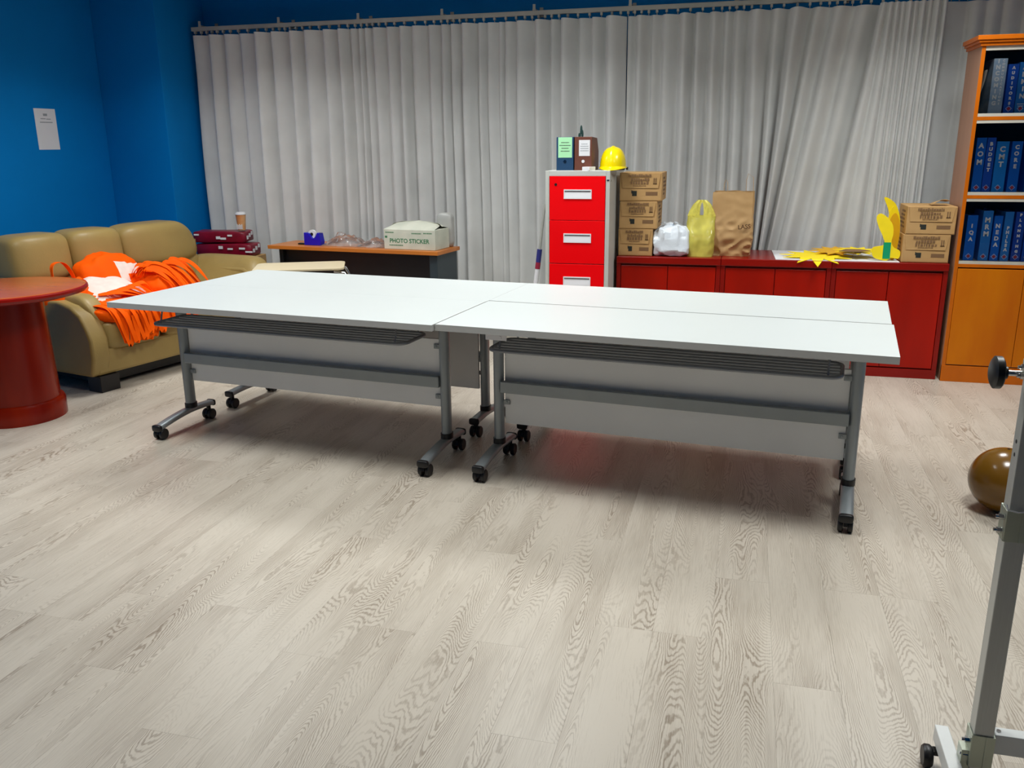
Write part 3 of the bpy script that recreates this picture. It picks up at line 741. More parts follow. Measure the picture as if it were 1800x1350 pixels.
def flap2(a, q):
    x = -BW / 2 + 0.003 + (BW - 0.006) * a
    return (x, BD / 2 - 0.004 - 0.115 * q, BH + (0.02 + 0.035 * math.sin(math.pi * a) ** 0.4) * q ** 0.8 - 0.002 + 0.004 * nz(a * 7 + 3, q * 5) * q)
b = MB(); b.grid(24, 8, flap2); b.build('torn_flap', M_CREAMBOX, pb, smooth=40)
lettering('printed_words', 'PHOTO STICKER', 0.044, M_GREENINK, pb, (0.0, -BD / 2 - 0.0006, 0.064), bold=0.0008)
b = MB()
for (xa, xb, za) in ((-0.17, -0.06, 0.028), (-0.2, -0.13, 0.122), (0.02, 0.10, 0.118), (0.12, 0.19, 0.121)):
    x = xa; r_ = random.Random(int(za * 1000) + 3)
    while x < xb:
        w = 0.004 + 0.006 * r_.random(); b.box(x, x + w, -BD / 2 - 0.0008, -BD / 2 - 0.0002, za, za + 0.008); x += w + 0.003
b.box(-0.205, -0.185, -BD / 2 - 0.0008, -BD / 2 - 0.0002, 0.085, 0.1)
b.build('small_print', M_GREENINK, pb)['kind'] = 'stuff'
tag(lump(MB(), (0, 0, 0.125), (0.13, 0.07, 0.25), 4.4, 0.008, 0.45, 14, 30, 20).build('rolled_bag', mat('grey_film', (176, 176, 172), 0.35, var=0.05, scale=14), loc=desk_pt(1.41, 0.335, 0.7405), rz=DA, smooth=50), 'grey rolled plastic bag standing behind the cream carton', 'plastic bag')

# ================================================================== SMALL BEIGE TABLE behind the white tables
st = thing('side_table', 'small beige-topped table with bent steel legs in front of the orange desk', 'table', (-3.02, 5.52, 0), R(24))
poly = []
for (cx, cy, a) in ((0.26, -0.15, -90), (0.26, 0.15, 0), (-0.26, 0.15, 90), (-0.26, -0.15, 180)):
    for j in range(5):
        q = R(a + 22.5 * j); poly.append((cx + 0.05 * math.cos(q), cy + 0.05 * math.sin(q)))
MB().prism(poly, 0.668, 0.682, lambda a, b, h: (a, b, h)).build('table_top', M_BEIGE, st, bevel=0.003)
for s in (-1, 1):
    MB().tube([(s * 0.24, -0.14, 0.655), (s * 0.31, -0.15, 0.64), (s * 0.335, -0.155, 0.59), (s * 0.34, -0.16, 0.02)], 0.011, 10).build('leg', M_CHROME, st, smooth=60)
    MB().tube([(s * 0.24, 0.14, 0.655), (s * 0.31, 0.15, 0.64), (s * 0.335, 0.155, 0.59), (s * 0.34, 0.16, 0.02)], 0.011, 10).build('leg', M_CHROME, st, smooth=60)
    for yy in (-0.16, 0.16): MB().cyl((s * 0.34, yy, 0), (s * 0.34, yy, 0.03), 0.015, n=12).build('foot_cap', M_BLACK, st)

# ================================================================== FILING CABINET
FY = 5.68; FX0, FX1, FZ = -1.282, -0.878, 1.325
fc = thing('filing_cabinet', 'grey filing cabinet with bright red drawers beside the dark red sideboard', 'filing cabinet', ((FX0 + FX1) / 2, FY, 0))
hw = (FX1 - FX0) / 2 + 0.012
hw = 0.213
fc.location.x = -1.068
b = MB(); b.box(-hw, hw, 0.012, 0.60, 0.0, FZ)
b.box(-hw, -hw + 0.026, 0.0, 0.012, 0, FZ).box(hw - 0.026, hw, 0.0, 0.012, 0, FZ).box(-hw + 0.026, hw - 0.026, 0.0, 0.012, FZ - 0.034, FZ).box(-hw + 0.026, hw - 0.026, 0.0, 0.012, 0, 0.10)
b.build('body', M_CABGREY, fc, bevel=0.002)
zt = [1.290, 1.006, 0.720, 0.434]
for k, z1 in enumerate(zt):
    z0 = z1 - 0.281
    if k == 3: z0 = 0.105
    d = box('drawer', -hw + 0.029, hw - 0.029, -0.004, 0.011, z0, z1, M_RED, fc, bevel=0.002)
    hz = z1 - 0.113; h = MB()
    h.box(-0.092, 0.092, -0.009, -0.0045, 0.022, 0.030).box(-0.092, 0.092, -0.009, -0.0045, -0.030, -0.022).box(-0.092, -0.086, -0.009, -0.0045, -0.022, 0.022).box(0.086, 0.092, -0.009, -0.0045, -0.022, 0.022)
    h.add([(-0.086, -0.0047, 0.014), (0.086, -0.0047, 0.014), (0.086, -0.0085, -0.022), (-0.086, -0.0085, -0.022)], [(0, 1, 2, 3)])
    h.build('handle', M_HANDLE, d, (0.004, 0, hz))
    box('handle_shade_strip', -0.086, 0.086, -0.0049, -0.0044, hz + 0.013, hz + 0.022, mat('recess_shade_grey', (130, 128, 134), 0.6), d)  # grey strip painted in as the shadow at the top of the recess
MB().cyl((-0.142, -0.006, 1.238), (-0.142, -0.0045, 1.238), 0.009, n=16).build('lock', M_BLACK, fc)
MB().box(hw - 0.02, hw - 0.004, -0.003, 0.0, 1.262, 1.27).cyl((hw - 0.003, 0.03, 1.262), (hw + 0.003, 0.03, 1.262), 0.008, n=10).build('latch', M_CHROME, fc)
# lever-arch files on top
def lever_arch(label, x0, x1, m, lab_m, lab, ring_m, depth, wedge):
    t = thing('lever_arch_file', label, 'file binder', ((x0 + x1) / 2, FY + 0.055, FZ), 0)
    w = (x1 - x0) / 2
    if wedge:
        prof = [(0, 0), (0.27, 0), (0.27, 0.12), (0.20, 0.205), (0, 0.212)]
        MB().prism(prof, -w, w, lambda a, b, h: (h, a, b)).build('case', m, t, bevel=0.0015)
    else: box('case', -w, w, 0, depth, 0, 0.212, m, t, bevel=0.002)
    lx0, lx1, lz0, lz1 = lab
    MB().box(lx0, lx1, -0.0012, -0.0003, lz0, lz1).build('label', lab_m, t)
    b = MB(); r_ = random.Random(3)
    for q in range(4):
        ww = (lx1 - lx0) * (0.28 + 0.16 * r_.random()) * (1.15 if q == 1 else 0.9); zz = lz1 - (lz1 - lz0) * (0.28 + 0.14 * q)
        x = -ww; cx = (lx0 + lx1) / 2
        while x < ww:
            gw = 0.003 + 0.003 * r_.random(); b.box(cx + x, cx + min(x + gw, ww), -0.0016, -0.0011, zz, zz + 0.005); x += gw + 0.0015
    b.build('typed_lines', M_PRINTDARK if lab_m is M_MINT else M_PAPERGREY, t)['kind'] = 'stuff'
    MB().lathe([(0.006, -0.003), (0.010, -0.003), (0.010, 0.0), (0.006, 0.0)], (0, -0.0002, 0.058), 18, 'y').build('finger_ring', ring_m, t, smooth=40)
    return t
lever_arch('navy lever-arch file with a mint green label on the filing cabinet', -1.219, -1.106, M_NAVY, M_MINT, (-0.045, 0.047, 0.082, 0.210), M_CHROME, 0.27, False)
lever_arch('brown box file with a white label beside the yellow helmet', -1.099, -0.985, M_BROWNFILE, M_PAPER, (-0.028, 0.044, 0.092, 0.192), M_PAPER, 0.27, True)
t = tag(MB().box(-0.028, 0.028, -0.02, 0.055, 0, 0.024).build('eraser_box', M_HANDLE, loc=(-1.008, FY + 0.026, FZ + 0.0002), rz=R(-22), bevel=0.002), 'small white box in front of the brown box file', 'box')
sp = thing('leaf_sprig', 'small dark green sprig poking up behind the navy file', 'decoration', (-1.118, 6.06, FZ))
MB().tube([(0, 0, 0), (0.002, 0, 0.13), (-0.004, 0, 0.25)], 0.003, 6).build('stem', mat('dark_green', (20, 58, 54), 0.6), sp)
for k, (dx, z0, ln) in enumerate(((0.02, 0.21, 0.04), (-0.022, 0.205, 0.03), (0.004, 0.235, 0.05), (0.018, 0.225, 0.03))):
    MB().pillow((dx * 0.5, 0, z0 + ln / 2), (0.016, 0.006, ln + 0.01), 0.9, 10, 8).build('leaf', MATS['dark_green'], sp, smooth=60)
# hard hat
hh = thing('hard_hat', 'yellow safety helmet on the filing cabinet corner', 'helmet', (-0.862, FY + 0.17, FZ), R(0))
b = MB()
def dome(a, q):
    th = 2 * math.pi * a; ph = q * math.pi / 2
    r = math.cos(ph) ** 0.75; ridge = 0.008 * math.exp(-((math.cos(th) * r) / 0.13) ** 2) * (0.3 + 0.7 * math.sin(ph)) 
    return (math.cos(th) * r * 0.085, math.sin(th) * r * 0.115, 0.022 + math.sin(ph) * 0.125 + ridge)
b.grid(56, 18, dome); b.build('shell', M_HELMET, hh, smooth=60)
b = MB()
def brim(a, q):
    th = 2 * math.pi * a; fr = max(0, -math.sin(th)) ** 2
    rx = 0.083 + 0.010 * q; ry = 0.113 + (0.008 + 0.035 * fr) * q
    return (math.cos(th) * rx, math.sin(th) * ry, 0.026 - (0.012 + 0.012 * fr) * q)
b.grid(56, 4, brim); o = b.build('brim', M_HELMET, hh, smooth=60)
so = o.modifiers.new('solid', 'SOLIDIFY'); so.thickness = 0.003
MB().lathe([(0.070, 0.0), (0.078, 0.0), (0.078, 0.022), (0.070, 0.022)], n=36).build('headband', M_BLACK, hh, smooth=40)
box('chin_strap_clip', 0.085, 0.097, 0.0, 0.03, 0.0, 0.018, M_BLACK, hh, bevel=0.002)

# poles beside the filing cabinet
t = thing('mop', 'white mop pole with a blue and red sleeve leaning by the filing cabinet', 'mop', (-1.42, 5.86, 0))
def pole_at(z): return Vector((-0.03 + 0.107 * z, -0.02 + 0.05 * z, z))
MB().cyl(pole_at(0.05), pole_at(1.10), 0.013, 0.009, 14).build('pole', M_RAIL, t, smooth=40)
MB().cyl(pole_at(0.70), pole_at(0.79), 0.018, n=14).build('sleeve', mat('navy_sleeve', (40, 44, 120), 0.5), t, smooth=40)
MB().cyl(pole_at(0.655), pole_at(0.70), 0.018, n=14).build('sleeve', mat('crimson_sleeve', (150, 30, 60), 0.5), t, smooth=40)
MB().cyl(pole_at(0.05), pole_at(0.655), 0.019, 0.0165, 14).build('lower_tube', M_HANDLE, t, smooth=40)
box('mop_head', -0.10, 0.06, -0.05, 0.03, 0.0, 0.05, M_HANDLE, t, bevel=0.01)

# ================================================================== SIDEBOARD (three units)
CY, CZ = 5.925, 0.75
CX = [-0.835, -0.138, 0.56, 1.253]
for k, lab in enumerate(('dark red wooden sideboard unit beside the filing cabinet, carton stack and bags on it',
                         'dark red wooden sideboard unit in the middle, paper bag and yellow stars on it',
                         'dark red wooden sideboard unit beside the bookcase, two cartons on it')):
    x0, x1 = CX[k] + 0.001, CX[k + 1] - 0.001
    t = thing('sideboard', lab, 'cabinet', ((x0 + x1) / 2, CY, 0), 0, 'dark red sideboard units')
    w = (x1 - x0) / 2
    b = MB(); b.box(-w, w, 0.022, 0.52, 0.06, CZ - 0.047)
    b.box(-w, -w + 0.028, 0.0, 0.022, 0.06, CZ - 0.047).box(w - 0.028, w, 0.0, 0.022, 0.06, CZ - 0.047)
    b.build('carcass', M_CHERRYFRAME, t, bevel=0.0015)
    box('plinth', -w, w, 0.0, 0.5, 0.0, 0.06, M_CHERRYFRAME, t, bevel=0.001)
    box('worktop', -w, w, -0.012, 0.53, CZ - 0.047, CZ, M_CHERRYFRAME, t, bevel=0.004)
    for s in (-1, 1):
        a, c = (-w + 0.031, -0.002) if s < 0 else (0.002, w - 0.031)
        box('door', a, c, 0.003, 0.0215, 0.068, CZ - 0.062, M_DARKWOOD, t, bevel=0.002)

# ================================================================== CARTONS
def carton(label, x0, x1, y0, dep, z0, h, seed, rz=0.0, group='brown cartons on the sideboard', openflap=False, side='r'):
    w = x1 - x0; r_ = random.Random(seed)
    t = thing('cardboard_carton', label, 'box', ((x0 + x1) / 2, y0, z0), rz, group)
    b = MB(); f = lambda: 0.006 * (r_.random() - 0.5)
    b.hexa([(-w / 2, 0.004, 0), (w / 2, 0.004, 0), (w / 2, dep, 0), (-w / 2, dep, 0)], [(-w / 2 + f(), 0.004 + f() * 0.3, h), (w / 2 + f(), 0.004 + f() * 0.3, h), (w / 2 + f(), dep, h), (-w / 2 + f(), dep, h)])
    b.build('box_body', M_CARD, t, bevel=0.004, seg=2)
    # front flaps: upper and lower, lower edge slightly lifted
    zs = h * 0.46
    b = MB(); b.hexa([(-w / 2 + 0.02, 0.0, zs), (w / 2 - 0.025, -0.003, zs), (w / 2 - 0.025, 0.003, zs), (-w / 2 + 0.02, 0.003, zs)], [(-w / 2 + 0.008, 0.001, h - 0.006), (w / 2 - 0.01, 0.001, h - 0.006), (w / 2 - 0.01, 0.0039, h - 0.006), (-w / 2 + 0.008, 0.0039, h - 0.006)])
    b.build('front_flap', M_CARD, t)
    b = MB(); b.box(-w / 2 + 0.005, w / 2 - 0.005, 0.0015, 0.0039, 0.006, zs - 0.006); b.build('lower_flap', M_CARD, t)
    b = MB()
    for (zc, hh_, half, gap) in ((0.90, 0.085, 0.26, 0.0025), (0.765, 0.09, 0.20, 0.004), (0.645, 0.10, 0.21, 0.006), (0.545, 0.03, 0.15, 0.003)):
        x = -half * w - 0.03 * w
        while x < half * w - 0.03 * w:
            g = (0.006 + 0.009 * r_.random()) * (1.0 if hh_ > 0.05 else 0.6)
            z = h * zc
            b.box(x, x + g, -0.0036, -0.0026, z - h * hh_ / 2, z + h * hh_ / 2 - (0.3 * h * hh_ if r_.random() < 0.3 else 0)); x += g + gap
    for dx in (0.30, 0.345):
        b.box(w * dx, w * dx + 0.006, -0.0038, -0.0028, h * 0.60, h * 0.82); b.box(w * dx - 0.004, w * dx + 0.010, -0.0038, -0.0028, h * 0.60, h * 0.625)
    b.box(w * 0.12, w * 0.40, 0.0003, 0.0013, h * 0.20, h * 0.33)
    b.build('printed_lines', M_PRINT, t)['kind'] = 'stuff'
    b = MB(); b.box(-w * 0.20, -w * 0.09, 0.0003, 0.0013, h * 0.18, h * 0.36); b.box(-w * 0.22, -w * 0.20, 0.0003, 0.0013, h * 0.27, h * 0.38)
    b.build('printed_emblem', M_PRINTDARK, t)
    b = MB(); xs = w / 2 + 0.001 if side == 'r' else -w / 2 - 0.001
    for k in range(5):
        zz = h * (0.2 + 0.14 * k); y_a = dep * (0.2 + 0.1 * r_.random())
        b.box(min(xs, xs + 0.001 if side == 'r' else xs - 0.001), max(xs, xs + 0.001 if side == 'r' else xs - 0.001), y_a, y_a + dep * (0.3 + 0.25 * r_.random()), zz, zz + h * 0.07)
    b.build('side_print', M_PRINT, t)['kind'] = 'stuff'
    if openflap:
        b = MB(); b.grid(6, 6, lambda a, q: (w / 2 - 0.14 + 0.10 * a, 0.06 + 0.10 * q, h + 0.006 + 0.035 * math.sin(a * 2.2) * (1 - 0.4 * q)))
        o = b.build('raised_flap', M_CARD, t, smooth=40); q = o.modifiers.new('s', 'SOLIDIFY'); q.thickness = 0.003
    else:
        MB().box(-w / 2 + 0.01, w / 2 - 0.01, dep / 2 - 0.03, dep / 2 + 0.03, h + 0.0002, h + 0.001).build('packing_tape', M_TAPE, t)
    return t
carton('brown carton at the bottom of the stack of three beside the filing cabinet', -0.829, -0.60, 5.95, 0.32, CZ, 0.182, 1)
carton('brown carton in the middle of the stack of three beside the filing cabinet', -0.829, -0.572, 5.95, 0.33, CZ + 0.183, 0.184, 2)
carton('brown carton on top of the stack of three, level with the yellow helmet', -0.829, -0.547, 5.95, 0.32, CZ + 0.368, 0.186, 3)
carton('lower brown carton of the pair beside the bookcase', 0.972, 1.245, 5.935, 0.32, CZ, 0.176, 4, side='l')
carton('upper brown carton of the pair beside the bookcase, one flap lifted', 0.978, 1.262, 5.935, 0.32, CZ + 0.177, 0.172, 5, openflap=True, side='l')

# ================================================================== BAGS ON THE SIDEBOARD
wb = lump(MB(), (0, 0, 0.085), (0.235, 0.23, 0.165), 17.0, 0.017, 0.5, 15, 64, 36, fn=lambda q: (q.x * (1 - 1.2 * max(0, q.z)), q.y, q.z + 0.035 * max(0, q.z) * 10 * max(0, nz(q.x * 10 + 2, q.y * 10)) + (0.02 if q.z > 0.05 else 0)))
wz = min(v[2] for v in wb.v); wb.v = [(v[0], v[1], max(v[2], 0.004)) for v in wb.v]
t = thing('white_bag', 'crumpled white plastic bag on the sideboard next to the cartons', 'plastic bag', (-0.478, 6.06, CZ))
wb.build('bag_body', M_WHITEBAG, t, smooth=22)
kn = lump(MB(), (-0.02, 0, 0.19), (0.06, 0.05, 0.05), 3.0, 0.010, 0.8, 30, 18, 10); kn.build('knot', M_WHITEBAG, t, smooth=40)
for s in (-1, 1):
    b = MB(); b.grid(6, 8, lambda a, q, s=s: (-0.02 + s * (0.01 + 0.05 * q) + 0.006 * nz(a * 5, q * 6), (a - 0.5) * 0.04 * (1 + q), 0.20 + 0.022 * math.sin(q * 2.6) + 0.01 * nz(a * 4 + s, q * 5))); b.build('handle_tail', M_WHITEBAG, t, smooth=60)

t = thing('yellow_bag', 'translucent yellow plastic carrier bag with handles on the sideboard', 'plastic bag', (-0.285, 6.06, CZ))
YWW, YH = 0.186, 0.27
def ybody(a, q):
    th = 2 * math.pi * a; z = q * YH
    c, s = math.cos(th), math.sin(th)
    ex = math.copysign(abs(c) ** 0.5, c); ey = math.copysign(abs(s) ** 0.6, s)
    taper = 1 - 0.10 * sm(0.0, 0.12, 0.06 - z) 
    thick = 0.085 * (1 - 0.75 * sm(0.35, 1.0, q))
    wv = 0.006 * nz(th * 1.7, z * 14) + 0.004 * nz(th * 4, z * 30 + 3)
    return ((YWW / 2 * taper) * ex + wv, (thick + wv) * ey, z + 0.001)
b = MB(); b.grid(48, 24, ybody); b.build('bag_body', M_YELLOWFILM, t, smooth=50)
# handles: shoulders rising to a joined top
for yy in (-0.02, 0.02):
    for s in (-1, 1):
        P = [(s * 0.053, yy, YH - 0.004), (s * 0.046, yy * 0.8, YH + 0.035), (s * 0.032, yy * 0.5, YH + 0.075), (s * 0.012, yy * 0.3, YH + 0.102)]
        n = 10; Q = []
        for i in range(n + 1):
            f = i / n * 3; a_ = min(int(f), 2); u = f - a_; Q.append(Vector(P[a_]).lerp(Vector(P[a_ + 1]), u))
        ob = MB()
        w0 = 0.055
        for i in range(n): pass
        def hfn(a, q, Q=Q, s=s):
            p = Q[int(round(q * 10))]; w = 0.082 - 0.046 * q
            return (p.x + (a - 0.5) * w, p.y + 0.003 * math.sin(a * 9), p.z + 0.004 * nz(a * 5, q * 6))
        ob.grid(6, 10, hfn); ob.build('handle', M_YELLOWFILM, t, smooth=60)
lump(MB(), (0, 0, 0.068), (0.165, 0.13, 0.125), 8.0, 0.008, 0.35, 14, 28, 18).build('contents', M_KRAFT, t, smooth=45)

t = thing('paper_bag', 'tall crumpled brown paper bag with thin handles on the sideboard', 'paper bag', (-0.082, 6.13, CZ), R(-3))
PBW, PBD, PBH = 0.262, 0.15, 0.425
def pbody(a, q):
    # walk round the rectangle outline
    per = 2 * (PBW + PBD); d = a * per; z = q * PBH
    if d < PBW: x, y = -PBW / 2 + d, -PBD / 2
    elif d < PBW + PBD: x, y = PBW / 2, -PBD / 2 + (d - PBW)
    elif d < 2 * PBW + PBD: x, y = PBW / 2 - (d - PBW - PBD), PBD / 2
    else: x, y = -PBW / 2, PBD / 2 - (d - 2 * PBW - PBD)
    bulge = 1.0 - 0.14 * sm(0.35, 0.0, q) 
    cr = (1 - abs(nz(x * 13 + 3, y * 13, z * 17)) * 2.0) * 0.012 * (0.15 + 1.1 * sm(0.8, 0.1, q)) + 0.003 * nz(x * 20, y * 20, z * 22)
    g = 0.022 * sm(0.2, 1.0, q) * (1 if abs(x) > PBW / 2 - 1e-3 else 0) * (1 - (2 * abs(y) / PBD) ** 2) * (-1 if x > 0 else 1)
    nx, ny = (x / (PBW / 2)), (y / (PBD / 2))
    return (x * bulge + cr * nx + g, y * (bulge + 0.12 * math.sin(math.pi * q)) + cr * ny, z + 0.001 + (0.004 * nz(x * 20, y * 20) if q > 0.98 else 0))
b = MB(); b.grid(96, 46, pbody)
b.box(-PBW / 2 * 0.84, PBW / 2 * 0.84, -PBD / 2 * 0.8, PBD / 2 * 0.8, 0.0008, 0.004); b.build('bag_body', M_KRAFT, t, smooth=24)
for yy, x0, x1, hh_ in ((-0.07, -0.06, -0.04, 0.085), (0.06, 0.075, 0.118, 0.12)):
    MB().tube([(x0, yy, PBH - 0.06), (x0 - 0.002, yy, PBH + hh_ * 0.6), (x0 + 0.008, yy, PBH + hh_ * 0.95), (x1, yy, PBH + hh_ * 0.75), (x1 + 0.005, yy, PBH - 0.04)], 0.0016, 6).build('handle', M_KRAFT, t, smooth=60)
lettering('printed_word', 'LASS', 0.040, mat('bag_print', (96, 64, 36), 0.8), t, (0.085, -PBD / 2 - 0.030, 0.20), (math.pi / 2, R(-6), R(3)), bold=0.0008)

# ================================================================== POSTER BOARD AND YELLOW CUT-OUTS
t = tag(MB().hexa([(0.21, 5.925, CZ), (0.962, 5.925, CZ), (0.95, 6.40, CZ), (0.195, 6.42, CZ)], [(0.21, 5.925, CZ + 0.004), (0.962, 5.925, CZ + 0.004), (0.95, 6.40, CZ + 0.004), (0.195, 6.42, CZ + 0.004)]).build('poster_board', M_PAPER), 'white poster board lying on the sideboard under the yellow stars', 'board')
def star(label, c, r1, r2, n, m, rz, tilt, z):
    poly = []
    for k in range(2 * n):
        a = math.pi * k / n; r = r1 if k % 2 == 0 else r2
        poly.append((r * math.cos(a), r * math.sin(a)))
    cr, sr = math.cos(rz), math.sin(rz)
    def fn(a, b, h):
        x, y = a * cr - b * sr, a * sr + b * cr
        ov = max(0.0, (CY - 0.014) - (c[1] + y))          # the part beyond the front edge droops
        return (x, y + 0.35 * ov, h + y * math.tan(tilt[0]) * (0 if ov > 0 else 1) + (CY - 0.014 - c[1]) * math.tan(tilt[0]) * (1 if ov > 0 else 0) - 0.55 * ov)
    o = MB().prism(poly, 0, 0.003, fn).build('paper_star', m, loc=(c[0], c[1], z))
    return tag(o, label, 'paper star', 'yellow paper stars on the poster board')
star('big yellow paper star hanging over the sideboard edge, lowest of the pile', (0.47, 6.07, 0), 0.235, 0.135, 11, M_YELLOW, R(8), (R(2.0), 0), CZ + 0.0135)
star('deep yellow paper star on the upper middle of the pile', (0.60, 6.20, 0), 0.17, 0.10, 11, M_YELLOWDARK, R(20), (R(3), 0), CZ + 0.034)
star('yellow paper star at the end of the pile nearest the standing flower', (0.73, 6.12, 0), 0.155, 0.09, 11, M_YELLOW, R(3), (R(3), 0), CZ + 0.046)
o = tag(MB().prism([(-0.14, -0.04), (-0.05, -0.06), (0.05, -0.055), (0.13, -0.02), (0.06, 0.05), (-0.06, 0.06)], 0, 0.003, lambda a, b, h: (a * 0.75, b * 0.7, h + 0.05 * b)).build('cardboard_scrap', M_PRINT, loc=(0.70, 6.03, CZ + 0.0575), rz=R(8)), 'brown printed scrap of card lying on the yellow stars', 'scrap')
def petal_card(label, pts, c, rz, lean, m, y=0.0):
    # smooth closed outline
    n = len(pts); poly = []
    for i in range(n):
        p0, p1, p2, p3 = (Vector(pts[(i + k - 1) % n]) for k in range(4))
        for s in range(5):
            u = s / 5; q = 0.5 * ((2 * p1) + (p2 - p0) * u + (2 * p0 - 5 * p1 + 4 * p2 - p3) * u * u + (3 * p1 - p0 - 3 * p2 + p3) * u ** 3)
            poly.append((q.x, q.y))
    zmin = min(p[1] for p in poly)
    poly = [(p[0], p[1] - zmin) for p in poly]
    t = thing('paper_flower', label, 'paper cut-out', c, rz, 'yellow petal cut-outs standing beside the cartons')
    f = lambda a, b, h: (a, h + b * math.sin(lean) + 0.25 * a * a, b * math.cos(lean))
    MB().prism(poly, 0, 0.004, f).build('card', m, t, smooth=40)
    return t, f
FP = [(-0.075, 0.02), (-0.085, 0.08), (-0.02, 0.10), (-0.03, 0.15), (-0.06, 0.21), (-0.078, 0.27), (-0.055, 0.295), (-0.012, 0.27), (0.022, 0.225), (0.03, 0.17), (0.024, 0.12), (0.04, 0.085), (0.08, 0.06), (0.075, 0.015), (0.03, 0.018), (0.0, 0.0)]
t, f = petal_card('yellow petal-shaped card with a green strip, standing nearest', FP, (0.885, 5.962, CZ + 0.006), R(2), R(3), M_YELLOW)
b = MB(); b.prism([(-0.022, 0.012), (0.022, 0.012), (0.022, 0.115), (-0.022, 0.115)], -0.003, -0.0005, f); b.build('green_strip', M_GREEN, t)
FP2 = [(-0.02, 0.0), (-0.045, 0.12), (-0.04, 0.24), (-0.01, 0.285), (0.02, 0.25), (0.035, 0.17), (0.025, 0.06), (0.015, 0.0)]
petal_card('short deep yellow petal card right behind the green-striped one', FP2, (0.93, 5.995, CZ + 0.006), R(25), R(2), M_YELLOWDARK)
FP3 = [(-0.02, 0.0), (-0.04, 0.13), (-0.05, 0.24), (-0.03, 0.31), (0.005, 0.30), (0.025, 0.20), (0.015, 0.0)]
petal_card('yellow petal card between the deep yellow one and the tallest', FP3, (0.935, 6.035, CZ + 0.006), R(20), R(2), M_YELLOW)
FP4 = [(-0.02, 0.0), (-0.03, 0.15), (-0.05, 0.28), (-0.085, 0.365), (-0.045, 0.355), (0.0, 0.31), (0.03, 0.2), (0.015, 0.0)]
petal_card('tallest yellow petal card, against the carton pair', FP4, (0.94, 6.075, CZ + 0.006), R(15), R(2), M_YELLOW)

# ================================================================== BOOKCASE
BX, BY = 1.275, 5.90
bc = thing('bookcase', 'honey-coloured wooden bookcase holding blue binders beside the sideboard', 'bookcase', (BX, BY, 0))
BWd, BDp = 0.80, 0.36
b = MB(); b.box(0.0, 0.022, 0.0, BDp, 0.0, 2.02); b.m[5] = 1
b.build('side_panel', [M_OAKDARK, mat('brown_side_face', (176, 128, 100), 0.4, var=0.05, stretch=(1, 1, 0.2))], bc, bevel=0.001)  # left outer face browner than the front edge
box('side_panel', BWd - 0.022, BWd, 0.0, BDp, 0.0, 2.02, M_OAKDARK, bc, bevel=0.001)
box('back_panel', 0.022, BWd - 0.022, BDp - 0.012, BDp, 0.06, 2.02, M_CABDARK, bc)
b = MB(); b.box(-0.012, BWd + 0.012, -0.014, BDp, 2.02, 2.038).box(-0.024, BWd + 0.024, -0.026, BDp, 2.038, 2.052).box(-0.034, BWd + 0.034, -0.036, BDp, 2.052, 2.078)
b.build('cornice', M_OAKDARK, bc, bevel=0.003)
box('top_rail', 0.022, BWd - 0.022, 0.002, 0.03, 1.996, 2.02, M_SHELFGREY, bc)
for z in (1.606, 1.150, 0.733):
    s = box('shelf', 0.022, BWd - 0.022, 0.0, BDp - 0.012, z, z + 0.021, M_OAKDARK, bc, bevel=0.001)
    box('door_track', 0.022, BWd - 0.022, 0.002, 0.05, z + 0.0212, z + 0.039, M_SHELFGREY, s)
    if z > 1: box('door_track', 0.022, BWd - 0.022, 0.002, 0.05, z - 0.017, z - 0.0002, M_SHELFGREY, s)
    box('shelf_lining', 0.022, BWd - 0.022, 0.05, BDp - 0.0125, z + 0.0212, z + 0.0385, M_SHELFGREY, s)
for (z0, z1) in ((1.645, 1.996), (1.189, 1.589), (0.772, 1.133)):
    MB().box(0.024, 0.42, 0.012, 0.016, z0, z1).build('glass_pane', M_GLASS, bc)
    MB().box(0.38, BWd - 0.024, 0.026, 0.030, z0, z1).build('glass_pane', M_GLASS, bc)
box('plinth', 0.0, BWd, -0.004, 0.02, 0.0, 0.105, M_OAKDARK, bc, bevel=0.002)
box('door', 0.024, 0.398, -0.002, 0.018, 0.112, 0.725, M_OAK, bc, bevel=0.002)
box('door', 0.401, BWd - 0.024, -0.002, 0.018, 0.112, 0.725, M_OAK, bc, bevel=0.002)

